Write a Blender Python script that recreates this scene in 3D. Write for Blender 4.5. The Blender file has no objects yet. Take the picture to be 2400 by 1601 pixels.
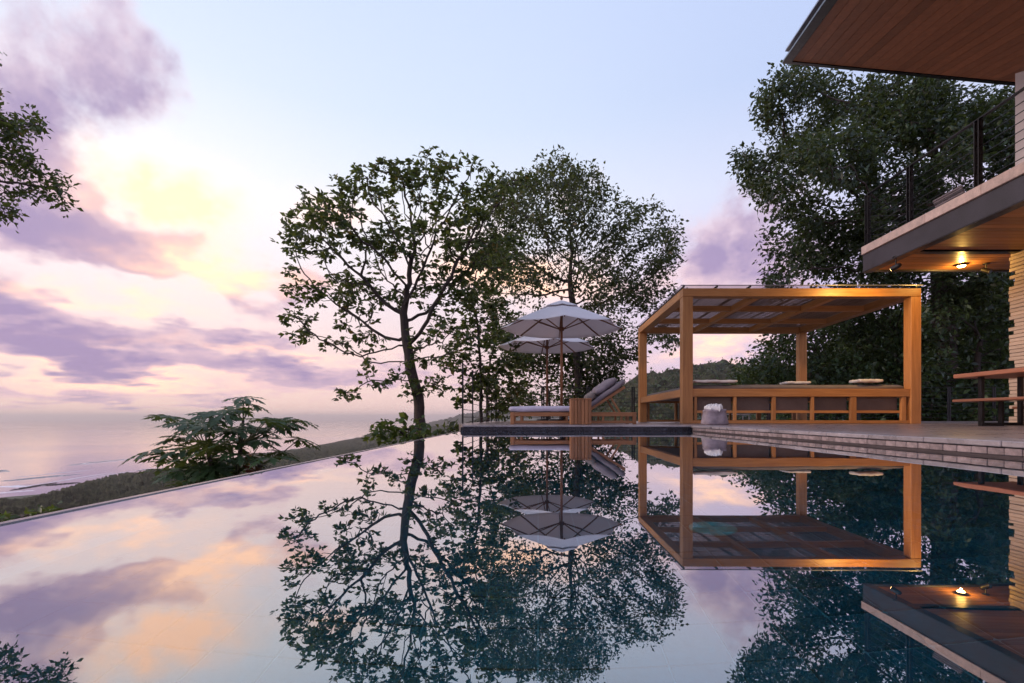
import bpy, bmesh, math, random
import numpy as np
from mathutils import Vector, Matrix

R = math.radians
scene = bpy.context.scene
COL = scene.collection
rng = np.random.default_rng(7)
random.seed(7)

# ------------------------------------------------------------------ node helper
class G:
    """Tiny builder for shader node trees."""
    def __init__(s, tree):
        s.t = tree
        tree.nodes.clear()
    def n(s, typ, ins=None, **props):
        nd = s.t.nodes.new(typ)
        for k, v in props.items():
            setattr(nd, k, v)
        for k, v in (ins or {}).items():
            s.put(nd.inputs[k], v)
        return nd
    def put(s, sock, v):
        if hasattr(v, 'is_output'):
            s.t.links.new(v, sock)
        elif hasattr(v, 'outputs'):
            s.t.links.new(v.outputs[0], sock)
        else:
            if hasattr(sock, 'default_value') and hasattr(sock.default_value, '__len__') and isinstance(v, (tuple, list)):
                if len(sock.default_value) == 4 and len(v) == 3:
                    v = tuple(v) + (1.0,)
            sock.default_value = v
    def m(s, op, a, b=None, c=None, clamp=False):
        nd = s.n('ShaderNodeMath', operation=op, use_clamp=clamp)
        s.put(nd.inputs[0], a)
        if b is not None: s.put(nd.inputs[1], b)
        if c is not None: s.put(nd.inputs[2], c)
        return nd.outputs[0]
    def vm(s, op, a, b=None):
        nd = s.n('ShaderNodeVectorMath', operation=op)
        s.put(nd.inputs[0], a)
        if b is not None: s.put(nd.inputs[1], b)
        return nd.outputs['Value'] if op in ('DOT_PRODUCT', 'LENGTH', 'DISTANCE') else nd.outputs[0]
    def mix(s, f, a, b, blend='MIX'):
        nd = s.n('ShaderNodeMix', data_type='RGBA', blend_type=blend)
        s.put(nd.inputs[0], f); s.put(nd.inputs[6], a); s.put(nd.inputs[7], b)
        return nd.outputs[2]
    def ramp(s, f, stops, interp='LINEAR'):
        nd = s.n('ShaderNodeValToRGB', {0: f})
        cr = nd.color_ramp
        cr.interpolation = interp
        while len(cr.elements) < len(stops):
            cr.elements.new(0.5)
        for e, (p, c) in zip(cr.elements, stops):
            e.position = p
            e.color = tuple(c) + (1.0,) if len(c) == 3 else c
        return nd.outputs[0]
    def noise(s, vec, scale, detail=4.0, rough=0.5, dist=0.0):
        nd = s.n('ShaderNodeTexNoise', {'Scale': scale, 'Detail': detail, 'Roughness': rough, 'Distortion': dist})
        if vec is not None: s.put(nd.inputs['Vector'], vec)
        return nd.outputs[0]
    def mr(s, v, a, b, c=0.0, d=1.0, smooth=False):
        nd = s.n('ShaderNodeMapRange', {0: v, 1: a, 2: b, 3: c, 4: d})
        if smooth: nd.interpolation_type = 'SMOOTHSTEP'
        return nd.outputs[0]

# the photograph's lens: 17 mm on 36 mm, axis level, standing 0.17 m above the pool water
F, VX, VY, CZ = 1133.3, 1262.0, 980.0, 0.17
def at(px, py, Y):
    """World point at depth Y seen in the direction (px, py) of the survey photograph."""
    return Vector(((px - VX) / F * Y, Y, CZ + (VY - py) / F * Y))
def skydir(px, py):
    a = math.atan((px - VX) / F)
    return a, math.atan((VY - py) / F * math.cos(a))

# ------------------------------------------------------------------ camera
cam = bpy.data.objects.new('camera', bpy.data.cameras.new('camera'))
COL.objects.link(cam)
cam.data.sensor_width = 36.0
cam.data.lens = 17.0
cam.data.shift_x = -(VX - 1200.0) / 2400.0
cam.data.shift_y = (VY - 800.5) / 2400.0
cam.data.clip_start = 0.02
cam.data.clip_end = 60000.0
cam.location = (0, 0, CZ)
cam.rotation_euler = (R(90), 0, 0)
scene.camera = cam

# ------------------------------------------------------------------ world: dusk sky with clouds
GLOW_AZ, GLOW_EL = skydir(330, 520)     # brightest break in the clouds
SUN_AZ, SUN_EL = R(-97), R(22)            # the veiled sun itself, left of the view
world = bpy.data.worlds.new('World')
scene.world = world
world.use_nodes = True
g = G(world.node_tree)
dirv = g.n('ShaderNodeTexCoord').outputs['Generated']
sep = g.n('ShaderNodeSeparateXYZ', {0: dirv})
az = g.m('ARCTAN2', sep.outputs[0], sep.outputs[1])
zc = g.m('MINIMUM', g.m('MAXIMUM', sep.outputs[2], -1.0), 1.0)
el = g.m('ARCSINE', zc)
ae = g.n('ShaderNodeCombineXYZ', {0: az, 1: el, 2: 0.0}).outputs[0]
# clear air: pink at the horizon, white haze, then blue
eld = g.mr(el, -0.05, 1.2)
def e01(deg): return (R(deg) + 0.05) / 1.25
base_w = g.ramp(eld, [(0.0, (.98, .66, .60)), (e01(1), (1.0, .69, .62)), (e01(7), (.96, .72, .70)), (e01(14), (.90, .79, .86)),
                      (e01(22), (.87, .90, 1.0)), (e01(31), (.70, .80, .98)), (e01(45), (.62, .73, 1.00)), (1.0, (.60, .66, .90))])
base_e = g.ramp(eld, [(0.0, (.58, .46, .64)), (e01(1), (.62, .49, .68)), (e01(8), (.68, .54, .76)), (e01(16), (.70, .64, .90)),
                      (e01(24), (.68, .72, .94)), (e01(33), (.52, .62, .90)), (e01(45), (.52, .62, .92)), (1.0, (.58, .64, .88))])
sunv = (math.sin(SUN_AZ) * math.cos(SUN_EL), math.cos(SUN_AZ) * math.cos(SUN_EL), math.sin(SUN_EL))
glowv = (math.sin(GLOW_AZ) * math.cos(GLOW_EL), math.cos(GLOW_AZ) * math.cos(GLOW_EL), math.sin(GLOW_EL))
cosd = g.vm('DOT_PRODUCT', dirv, glowv)
side = g.mr(cosd, 0.35, 0.98, smooth=True)
clear = g.mix(side, base_e, base_w)
nish = g.n('ShaderNodeTexSky', sky_type='NISHITA', sun_disc=False, sun_elevation=R(9), sun_rotation=SUN_AZ, altitude=80.0,
           air_density=1.0, dust_density=1.5, ozone_density=2.0)
nish_c = g.mix(1.0, nish.outputs[0], (0.010, 0.010, 0.010), 'MULTIPLY')
clear = g.mix(1.0, clear, nish_c, 'ADD')
ang = g.m('ARCCOSINE', g.m('MINIMUM', cosd, 1.0))
def gauss(x, s): return g.m('EXPONENT', g.m('MULTIPLY', g.m('MULTIPLY', x, x), -1.0 / (s * s)))
glow = gauss(ang, R(16))
clear = g.mix(1.0, clear, g.mix(glow, (0, 0, 0), (.14, .10, .05)), 'ADD')
# cloud fields laid out by bearing and height above the horizon
zp = g.m('MAXIMUM', sep.outputs[2], 0.0)
zs = g.m('DIVIDE', g.m('MULTIPLY', zp, 1.7), g.m('ADD', zp, 0.30))
stretch = g.n('ShaderNodeCombineXYZ', {0: sep.outputs[0], 1: sep.outputs[1], 2: zs}).outputs[0]
warp = g.n('ShaderNodeTexNoise', {'Vector': stretch, 'Scale': 7.0, 'Detail': 3.0, 'Roughness': 0.6})
warpv = g.vm('MULTIPLY', g.vm('SUBTRACT', warp.outputs['Color'], (.5, .5, .5)), (.22, .15, 0))
aew = g.vm('ADD', ae, warpv)
def field(blobs, start=0.0):
    """Sum of soft elliptic masses (x, y, half width, half height, amount) in the sky."""
    acc = start
    for px, py, rx, ry, amp in blobs:
        a, e = skydir(px, py)
        c = math.cos(a)
        sx, sy = F / (rx * c * c), F / (ry * c)
        nd = g.n('ShaderNodeVectorMath', operation='MULTIPLY_ADD')
        g.put(nd.inputs[0], aew); nd.inputs[1].default_value = (sx, sy, 0); nd.inputs[2].default_value = (-a * sx, -e * sy, 0)
        d = g.vm('DOT_PRODUCT', nd.outputs[0], nd.outputs[0])
        acc = g.m('MULTIPLY_ADD', g.m('POWER', math.exp(-1), d), amp, acc)
    return acc
n1 = g.noise(stretch, 5.2, 6.0, 0.64)
lit = (math.sin(GLOW_AZ) * .05, math.cos(GLOW_AZ) * .05, -.045)
n1b = g.noise(g.vm('ADD', stretch, lit), 5.2, 4.0, 0.64)
n2 = g.noise(g.vm('ADD', stretch, (3.1, 1.7, .4)), 13.0, 4.0, 0.64)
nn = g.m('MULTIPLY_ADD', g.m('SUBTRACT', n1, 0.5), 1.8, g.m('MULTIPLY', g.m('SUBTRACT', n2, 0.5), 1.15))
mauve = field([(40, 110, 190, 260, .80), (250, 120, 100, 130, .55), (335, 240, 90, 120, .85), (70, 390, 190, 110, .95),
               (140, 530, 210, 70, .95), (300, 600, 150, 60, .80), (370, 650, 130, 34, .62), (0, 720, 190, 80, 1.0),
               (130, 810, 270, 66, 1.15), (320, 850, 160, 30, .75), (640, 872, 280, 40, 1.0), (665, 700, 115, 60, 1.15), (590, 800, 90, 30, .5),
               (520, 778, 160, 22, .60), (430, 560, 40, 80, .45), (200, 925, 420, 16, .42),
               (1690, 560, 115, 90, 1.0), (1790, 650, 200, 80, .80), (1560, 650, 140, 40, .40), (1620, 900, 300, 36, .5),
               (1180, 770, 180, 50, .45), (2200, 480, 320, 140, .5),
               (400, 470, 170, 74, -.85), (500, 700, 190, 30, -.5), (130, 670, 110, 26, -.5), (250, 897, 260, 13, -.6), (900, 640, 500, 160, .12), (1000, 880, 300, 30, .45), (450, 800, 120, 24, .5)])
low = g.mr(el, 0.02, 0.5)
dens = g.mr(g.m('ADD', mauve, nn), 0.20, g.m('MULTIPLY_ADD', low, 0.55, 0.60), smooth=True)
relief = g.m('MULTIPLY', g.m('SUBTRACT', n1, n1b), 3.2)
shade_in = g.mr(g.m('ADD', g.m('MULTIPLY_ADD', nn, 0.6, mauve), relief), 0.3, 1.5)
ccol_hi = g.mix(shade_in, (.88, .70, .80), (.42, .32, .52))
ccol_lo = g.mix(shade_in, (.92, .62, .66), (.34, .25, .48))
ccol = g.mix(low, ccol_lo, ccol_hi)
sky = g.mix(g.m('MULTIPLY', dens, 0.92), clear, ccol)
# sunlit cloud edges and bright gaps
warm = field([(390, 465, 190, 58, 1.5), (560, 660, 200, 30, 1.0), (300, 893, 280, 12, .9), (480, 600, 110, 60, .7),
              (250, 700, 260, 18, .8), (620, 822, 240, 12, .6), (800, 500, 130, 34, .5), (1230, 655, 220, 34, 1.1), (1350, 445, 40, 26, .6),
              (1690, 812, 110, 20, .9), (1100, 560, 90, 60, .5)])
wn = g.mr(g.m('MULTIPLY_ADD', n1, 0.6, n2), 0.55, 1.0, 0.2, 1.2)
wf = g.m('MULTIPLY', warm, wn)
sky = g.mix(g.m('MULTIPLY', wf, 0.95, clamp=True), sky, (1.62, .99, .68))
below = g.mr(el, -0.03, 0.0)
sky = g.mix(below, (.30, .26, .30), sky)
bg = g.n('ShaderNodeBackground', {0: sky, 1: 1.0})
g.n('ShaderNodeOutputWorld', {0: bg.outputs[0]})

# ------------------------------------------------------------------ sun (veiled by cloud) and exposure
sl = bpy.data.lights.new('sun', 'SUN')
sl.energy = 1.5
sl.angle = R(22)
sl.color = (1.0, .76, .62)
sun = bpy.data.objects.new('sun', sl)
COL.objects.link(sun)
sun.rotation_euler = Vector(sunv).to_track_quat('Z', 'Y').to_euler()
vs = scene.view_settings
scene.display_settings.display_device = 'sRGB'
vs.view_transform = 'Standard'
vs.look = 'None'
vs.gamma = 1.0
vs.exposure = 0.06
vs.use_curve_mapping = False
cy = scene.cycles
cy.use_denoising = True
cy.denoiser = 'OPENIMAGEDENOISE'
cy.use_adaptive_sampling = True
cy.adaptive_threshold = 0.02
cy.adaptive_min_samples = 16
cy.max_bounces = 10
cy.diffuse_bounces = 2
cy.glossy_bounces = 5
cy.transmission_bounces = 8
cy.transparent_max_bounces = 12
cy.volume_bounces = 0
cy.sample_clamp_indirect = 4.0
cy.caustics_refractive = True
cy.blur_glossy = 0.3

# ------------------------------------------------------------------ materials
MATS = {}
def new_mat(name):
    m = bpy.data.materials.new(name)
    m.use_nodes = True
    gg = G(m.node_tree)
    MATS[name] = m
    return m, gg
def finish(gg, shader, vol=None):
    o = gg.n('ShaderNodeOutputMaterial')
    if shader is not None: gg.put(o.inputs[0], shader)
    if vol is not None: gg.put(o.inputs[1], vol)
def pbsdf(gg, color, rough=0.6, bump=None, bstr=0.2, bdist=0.01, **kw):
    ins = {'Base Color': color, 'Roughness': rough}
    ins.update({k.replace('_', ' '): v for k, v in kw.items()})
    p = gg.n('ShaderNodeBsdfPrincipled', ins)
    if bump is not None:
        b = gg.n('ShaderNodeBump', {'Strength': bstr, 'Distance': bdist, 'Height': bump})
        gg.put(p.inputs['Normal'], b.outputs[0])
    return p
def objco(gg): return gg.n('ShaderNodeTexCoord').outputs['Object']
def rnd(gg): return gg.n('ShaderNodeObjectInfo').outputs['Random']

def wood(name, dark, light, axis=0, rough=0.5, scale=1.0, var=0.25):
    m, k = new_mat(name)
    co = objco(k)
    s = [22.0 * scale] * 3
    s[axis] = 1.3 * scale
    off = k.n('ShaderNodeCombineXYZ', {0: k.m('MULTIPLY', rnd(k), 17.0), 1: k.m('MULTIPLY', rnd(k), 31.0), 2: 0.0}).outputs[0]
    v = k.vm('ADD', k.vm('MULTIPLY', co, tuple(s)), off)
    a = k.noise(v, 1.0, 6.0, 0.65, 0.6)
    b = k.noise(v, 3.7, 4.0, 0.6)
    t = k.m('ADD', k.m('MULTIPLY', a, 0.7), k.m('MULTIPLY', b, 0.3))
    col = k.ramp(t, [(0.3, dark), (0.7, light)])
    val = k.mr(rnd(k), 0, 1, 1 - var, 1 + var)
    hsv = k.n('ShaderNodeHueSaturation', {'Color': col, 'Value': val})
    finish(k, pbsdf(k, hsv.outputs[0], k.mr(b, 0.3, 0.7, rough - .08, rough + .12), t, 0.25, 0.004))
    return m
wood('pergola_wood_x', (.36, .145, .042), (.62, .29, .10), 0, .42)
wood('pergola_wood_y', (.36, .145, .042), (.62, .29, .10), 1, .42)
wood('pergola_wood_z', (.36, .145, .042), (.62, .29, .10), 2, .42)
wood('teak_x', (.22, .085, .030), (.38, .17, .07), 0, .55)
wood('teak_z', (.22, .085, .030), (.38, .17, .07), 2, .55)
wood('soffit_wood_x', (.30, .115, .032), (.46, .20, .065), 0, .45, 1.0, .2)
wood('soffit_wood_d', (.25, .090, .040), (.44, .175, .080), 1, .5, 1.0, .24)
wood('slat_wood', (.48, .35, .26), (.62, .48, .38), 1, .6, 1.0, .12)
wood('table_wood', (.28, .10, .055), (.42, .17, .095), 1, .5)
wood('umbrella_wood', (.17, .065, .032), (.30, .13, .06), 2, .5)

def plain(name, c, rough=.6, nscale=8.0, var=.12, bstr=.15, metallic=0.0, fine=60.0):
    m, k = new_mat(name)
    co = objco(k)
    a = k.noise(co, nscale, 6.0, .6)
    b = k.noise(co, fine, 3.0, .6)
    f = k.m('ADD', k.m('MULTIPLY', a, .7), k.m('MULTIPLY', b, .3))
    lo = tuple(x * (1 - var * 2) for x in c); hi = tuple(min(1, x * (1 + var * 2)) for x in c)
    col = k.ramp(f, [(.3, lo), (.7, hi)])
    val = k.mr(rnd(k), 0, 1, 1 - var, 1 + var)
    hsv = k.n('ShaderNodeHueSaturation', {'Color': col, 'Value': val})
    finish(k, pbsdf(k, hsv.outputs[0], k.mr(a, .3, .7, max(.03, rough - .08), min(1, rough + .1)), b, bstr, .003, Metallic=metallic))
    return m
plain('dark_metal', (.018, .016, .018), .35, 12, .2, .1, .4)
plain('fascia_steel', (.048, .041, .055), .48, 2.2, .26, .12, .0)
plain('roof_metal', (.22, .22, .26), .35, 3, .1, .06, .6)
plain('coping_stone', (.27, .23, .235), .30, 7, .16, .3)
plain('riser_tile', (.22, .165, .16), .38, 26, .28, .4, 0, 120)
plain('wet_lip', (.10, .085, .10), .22, 9, .15, .2)
plain('slate_tile', (.022, .115, .155), .35, 9, .3, .5)
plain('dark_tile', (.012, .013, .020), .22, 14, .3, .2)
plain('grout', (.065, .048, .050), .8)
plain('pool_grout', (.14, .32, .36), .7)
plain('stone_edge', (.52, .39, .35), .6, 10, .14, .3)
plain('stucco', (.66, .58, .58), .8, 5, .05, .25)
plain('backing', (.020, .015, .012), .8)
plain('mattress_cloth', (.55, .50, .60), .85, 14, .08, .35, 0, 300)
plain('grey_cloth', (.22, .185, .205), .9, 10, .12, .35, 0, 260)
plain('daybed_cloth', (.18, .15, .14), .9, 6, .1, .3, 0, 220)
plain('white_cloth', (.74, .70, .68), .9, 12, .06, .3, 0, 260)
plain('bag_cloth', (.30, .245, .27), .9, 14, .14, .5, 0, 200)
plain('white_paint', (.62, .58, .58), .5)
plain('panel_grey', (.17, .12, .095), .7, 4, .12)
plain('turquoise_disc', (.25, .75, .62), .4, 30, .25, .4)
plain('rock', (.07, .055, .055), .9, .1, .2)

def deck_mat():
    m, k = new_mat('deck_stone')
    co = objco(k)
    br = k.n('ShaderNodeTexBrick', {'Vector': co, 'Color1': (.235, .175, .168, 1), 'Color2': (.20, .15, .148, 1), 'Mortar': (.12, .095, .09, 1),
                                    'Scale': 1.0, 'Mortar Size': .004, 'Brick Width': .6, 'Row Height': .6})
    br.offset = 0.0
    a = k.noise(co, 3.0, 8.0, .65)
    col = k.mix(k.mr(a, .3, .75, 0, .5), br.outputs[0], (.29, .225, .22))
    fine = k.noise(co, 45.0, 4.0, .6)
    finish(k, pbsdf(k, col, k.mr(a, .3, .7, .20, .42), fine, .10, .004, Specular_IOR_Level=.5))
deck_mat()

def water_mat():
    m, k = new_mat('pool_water')
    co = objco(k)
    w1 = k.noise(k.vm('MULTIPLY', co, (1.0, .6, 1.0)), 3.0, 2.0, .5)
    w2 = k.noise(k.vm('MULTIPLY', co, (1.0, .5, 1.0)), 0.7, 1.0, .5)
    h = k.m('ADD', w1, k.m('MULTIPLY', w2, 3.0))
    b = k.n('ShaderNodeBump', {'Strength': 1.0, 'Distance': .00045, 'Height': h})
    fr = k.n('ShaderNodeFresnel', {'IOR': 1.333, 'Normal': b.outputs[0]})
    fac = k.m('POWER', fr.outputs[0], 0.38, clamp=True)
    rf = k.n('ShaderNodeBsdfRefraction', {'Color': (.36, .92, 1.0, 1), 'Roughness': 0.0, 'IOR': 1.333, 'Normal': b.outputs[0]})
    gl = k.n('ShaderNodeBsdfGlossy', {'Color': (1, 1, 1, 1), 'Roughness': 0.0, 'Normal': b.outputs[0]})
    mx = k.n('ShaderNodeMixShader', {0: fac, 1: rf.outputs[0], 2: gl.outputs[0]})
    finish(k, mx.outputs[0])
water_mat()

def sea_mat():
    m, k = new_mat('sea_water')
    co = objco(k)
    a = k.noise(k.vm('MULTIPLY', co, (.020, .045, 1)), 1.0, 8.0, .62)
    b = k.noise(k.vm('MULTIPLY', co, (.0011, .0016, 1)), 1.0, 5.0, .6)
    bump = k.n('ShaderNodeBump', {'Strength': .06, 'Distance': 1.2, 'Height': a})
    fr = k.n('ShaderNodeFresnel', {'IOR': 1.333, 'Normal': bump.outputs[0]})
    df = k.n('ShaderNodeBsdfDiffuse', {'Color': (.22, .16, .15, 1)})
    gl = k.n('ShaderNodeBsdfGlossy', {'Color': (1, .97, .94, 1), 'Roughness': k.mr(b, .35, .65, .04, .14), 'Normal': bump.outputs[0]})
    mx = k.n('ShaderNodeMixShader', {0: k.m('POWER', fr.outputs[0], .35, clamp=True), 1: df.outputs[0], 2: gl.outputs[0]})
    finish(k, mx.outputs[0])
sea_mat()
plain('foam', (.72, .66, .70), .7, .08, .1)

def leaf_mat(name, dark, mid, tip, trans=.35, rough=.45):
    m, k = new_mat(name)
    r = k.n('ShaderNodeNewGeometry').outputs['Random Per Island']
    col = k.ramp(r, [(0.0, tuple(x * .6 for x in dark)), (.35, dark), (.75, mid), (.93, tuple(x * 1.35 for x in mid)), (1.0, tip)])
    n = k.noise(objco(k), .9, 3.0, .5)
    hs = k.n('ShaderNodeHueSaturation', {'Color': col, 'Hue': k.mr(n, .3, .7, .52, .485), 'Value': k.mr(n, .3, .7, .55, 1.5)})
    p = k.n('ShaderNodeBsdfPrincipled', {'Base Color': hs.outputs[0], 'Roughness': rough})
    t = k.n('ShaderNodeBsdfTranslucent', {'Color': k.mix(.5, hs.outputs[0], (.20, .22, .03))})
    mx = k.n('ShaderNodeMixShader', {0: trans, 1: p.outputs[0], 2: t.outputs[0]})
    finish(k, mx.outputs[0])
leaf_mat('leaf_main', (.030, .055, .018), (.075, .105, .034), (.20, .10, .035), .45)
leaf_mat('leaf_dark', (.024, .036, .020), (.052, .068, .032), (.12, .085, .035), .38)
leaf_mat('leaf_bright', (.045, .085, .016), (.09, .14, .03), (.16, .15, .03), .4)
leaf_mat('leaf_forest', (.020, .042, .018), (.042, .074, .028), (.09, .11, .035), .32)
leaf_mat('leaf_deep', (.016, .035, .015), (.034, .060, .023), (.07, .09, .03), .28)
leaf_mat('leaf_papaya', (.026, .055, .020), (.042, .085, .028), (.08, .13, .04), .34, .45)
leaf_mat('leaf_yellow', (.55, .26, .03), (.62, .30, .04), (.6, .32, .05), .45)
leaf_mat('leaf_rust', (.13, .025, .012), (.17, .035, .015), (.2, .05, .02), .35)
plain('bark', (.060, .042, .036), .9, 9, .3, .9)
plain('bark_pale', (.11, .085, .07), .9, 9, .25, .7)
plain('petiole', (.10, .11, .04), .6)
plain('soil', (.05, .055, .030), .95, .4, .3)

def canopy_mat():
    m, k = new_mat('forest_canopy')
    co = objco(k)
    a = k.noise(co, .08, 8.0, .65)
    b = k.noise(co, .7, 6.0, .7)
    vo = k.n('ShaderNodeTexVoronoi', {'Vector': k.vm('MULTIPLY', co, (1, 1, .3)), 'Scale': .17})
    per = k.n('ShaderNodeSeparateXYZ', {0: vo.outputs['Color']}).outputs[0]
    col = k.ramp(k.m('ADD', k.m('MULTIPLY', a, .5), k.m('MULTIPLY', b, .5)), [(.3, (.018, .020, .009)), (.55, (.046, .044, .020)), (.75, (.085, .066, .034))])
    hs = k.n('ShaderNodeHueSaturation', {'Color': col, 'Value': k.mr(per, 0, 1, .45, 1.55)})
    finish(k, pbsdf(k, hs.outputs[0], .95, b, 1.0, 1.5, Specular_IOR_Level=.1))
canopy_mat()
def cloth_mat():
    m, k = new_mat('umbrella_cloth')
    n = k.noise(objco(k), 5.0, 4.0, .5)
    f = k.noise(objco(k), 400.0, 2.0, .5)
    col = k.mix(n, (.86, .82, .86), (.92, .89, .92))
    p = pbsdf(k, col, .85, f, .2, .002)
    t = k.n('ShaderNodeBsdfTranslucent', {'Color': (1.0, .90, .90, 1)})
    mx = k.n('ShaderNodeMixShader', {0: .34, 1: p.outputs[0], 2: t.outputs[0]})
    finish(k, mx.outputs[0])
cloth_mat()
def cane_mat():
    m, k = new_mat('cane')
    n = k.noise(k.vm('MULTIPLY', objco(k), (40, 2, 40)), 1.0, 4.0, .6)
    col = k.ramp(n, [(.3, (.16, .10, .075)), (.7, (.34, .24, .19))])
    p = pbsdf(k, col, .7)
    t = k.n('ShaderNodeBsdfTranslucent', {'Color': col})
    mx = k.n('ShaderNodeMixShader', {0: .45, 1: p.outputs[0], 2: t.outputs[0]})
    finish(k, mx.outputs[0])
cane_mat()
def emit_mat(name, c, s):
    m, k = new_mat(name)
    finish(k, k.n('ShaderNodeEmission', {0: c, 1: s}))
emit_mat('lamp_glow', (1.0, .62, .22), 22.0)
def glass_roof_mat():
    m, k = new_mat('roof_sheet')
    n = k.noise(objco(k), 2.0, 5.0, .6)
    p = pbsdf(k, k.mix(n, (.45, .42, .45), (.62, .58, .60)), .35)
    t = k.n('ShaderNodeBsdfTransparent', {0: (.92, .90, .92, 1)})
    mx = k.n('ShaderNodeMixShader', {0: .82, 1: p.outputs[0], 2: t.outputs[0]})
    finish(k, mx.outputs[0])
glass_roof_mat()

# ------------------------------------------------------------------ mesh helpers
def np_mesh(name, verts, faces, smooth=False):
    verts = np.asarray(verts, dtype=np.float32)
    faces = np.asarray(faces, dtype=np.int32)
    me = bpy.data.meshes.new(name)
    n, kk = faces.shape
    me.vertices.add(len(verts)); me.vertices.foreach_set('co', verts.ravel())
    me.loops.add(n * kk); me.loops.foreach_set('vertex_index', faces.ravel())
    me.polygons.add(n)
    me.polygons.foreach_set('loop_start', np.arange(0, n * kk, kk, dtype=np.int32))
    if smooth: me.polygons.foreach_set('use_smooth', np.ones(n, dtype=bool))
    me.update(calc_edges=True)
    return me

def link(name, me, mat, parent=None):
    o = bpy.data.objects.new(name, me)
    COL.objects.link(o)
    if mat is not None and me is not None and not me.materials:
        me.materials.append(MATS[mat])
    if parent is not None:
        o.parent = parent
        if parent.type == 'EMPTY' and parent.parent is None:
            o.location = -parent.location
    return o
def tag(o, label=None, cat=None, group=None, kind=None):
    if label: o['label'] = label
    if cat: o['category'] = cat
    if group: o['group'] = group
    if kind: o['kind'] = kind
    return o
def thing(name, loc, label, cat, group=None):
    o = bpy.data.objects.new(name, None)
    COL.objects.link(o)
    o.empty_display_size = .2
    o.location = loc
    return tag(o, label, cat, group)
def copy_tree(o, parent=None):
    c = o.copy()
    COL.objects.link(c)
    c.parent = parent
    for ch in list(o.children):
        copy_tree(ch, c)
    return c

class MB:
    def __init__(s): s.v = []; s.f = []
    def hexa(s, p):
        b = len(s.v); s.v += [tuple(q) for q in p]
        s.f += [(b, b+3, b+2, b+1), (b+4, b+5, b+6, b+7), (b, b+1, b+5, b+4), (b+1, b+2, b+6, b+5), (b+2, b+3, b+7, b+6), (b+3, b, b+4, b+7)]
        return s
    def box(s, x0, x1, y0, y1, z0, z1):
        return s.hexa([(x0, y0, z0), (x1, y0, z0), (x1, y1, z0), (x0, y1, z0), (x0, y0, z1), (x1, y0, z1), (x1, y1, z1), (x0, y1, z1)])
    def bar(s, p0, p1, w, h, up=(0, 0, 1)):
        p0, p1 = Vector(p0), Vector(p1)
        d = (p1 - p0).normalized(); u = Vector(up)
        if abs(d.dot(u)) > .98: u = Vector((0, 1, 0))
        a = d.cross(u).normalized() * (w / 2); b = a.cross(d).normalized() * (h / 2)
        return s.hexa([p0-a-b, p0+a-b, p1+a-b, p1-a-b, p0-a+b, p0+a+b, p1+a+b, p1-a+b])
    def tube(s, pts, rad, n=8, cap=True):
        pts = [Vector(p) for p in pts]
        if not hasattr(rad, '__len__'): rad = [rad] * len(pts)
        b = len(s.v); ref = None
        for i, p in enumerate(pts):
            d = (pts[min(i+1, len(pts)-1)] - pts[max(i-1, 0)]).normalized()
            if ref is None: ref = d.orthogonal().normalized()
            u = (ref - d * ref.dot(d)).normalized(); ref = u
            w = d.cross(u)
            for j in range(n):
                t = 2 * math.pi * j / n
                s.v.append(tuple(p + (u * math.cos(t) + w * math.sin(t)) * rad[i]))
        for i in range(len(pts) - 1):
            for j in range(n):
                s.f.append((b+i*n+j, b+i*n+(j+1) % n, b+(i+1)*n+(j+1) % n, b+(i+1)*n+j))
        if cap:
            s.f.append(tuple(b + j for j in reversed(range(n))))
            e = b + (len(pts) - 1) * n
            s.f.append(tuple(e + j for j in range(n)))
        return s
    def lathe(s, prof, c=(0, 0, 0), n=20, squash=None):
        b = len(s.v)
        for r, z in prof:
            for j in range(n):
                t = 2 * math.pi * j / n
                s.v.append((c[0] + r * math.cos(t), c[1] + r * math.sin(t), c[2] + z))
        for i in range(len(prof) - 1):
            for j in range(n):
                s.f.append((b+i*n+j, b+i*n+(j+1) % n, b+(i+1)*n+(j+1) % n, b+(i+1)*n+j))
        s.f.append(tuple(b + j for j in reversed(range(n))))
        e = b + (len(prof) - 1) * n
        s.f.append(tuple(e + j for j in range(n)))
        return s
    def mesh(s, name, bevel=0.0, smooth=False, seg=1):
        me = bpy.data.meshes.new(name)
        me.from_pydata(s.v, [], s.f)
        if bevel:
            bm = bmesh.new(); bm.from_mesh(me)
            bmesh.ops.bevel(bm, geom=list(bm.edges), offset=bevel, segments=seg, affect='EDGES', profile=.6)
            bm.to_mesh(me); bm.free()
        if smooth:
            me.polygons.foreach_set('use_smooth', np.ones(len(me.polygons), dtype=bool))
        me.update()
        return me
    def build(s, name, mat, parent=None, bevel=0.0, smooth=False, seg=1):
        return link(name, s.mesh(name, bevel, smooth, seg), mat, parent)
def bx(name, mat, parent, x0, x1, y0, y1, z0, z1, bevel=.004):
    return MB().box(x0, x1, y0, y1, z0, z1).build(name, mat, parent, bevel)

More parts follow.
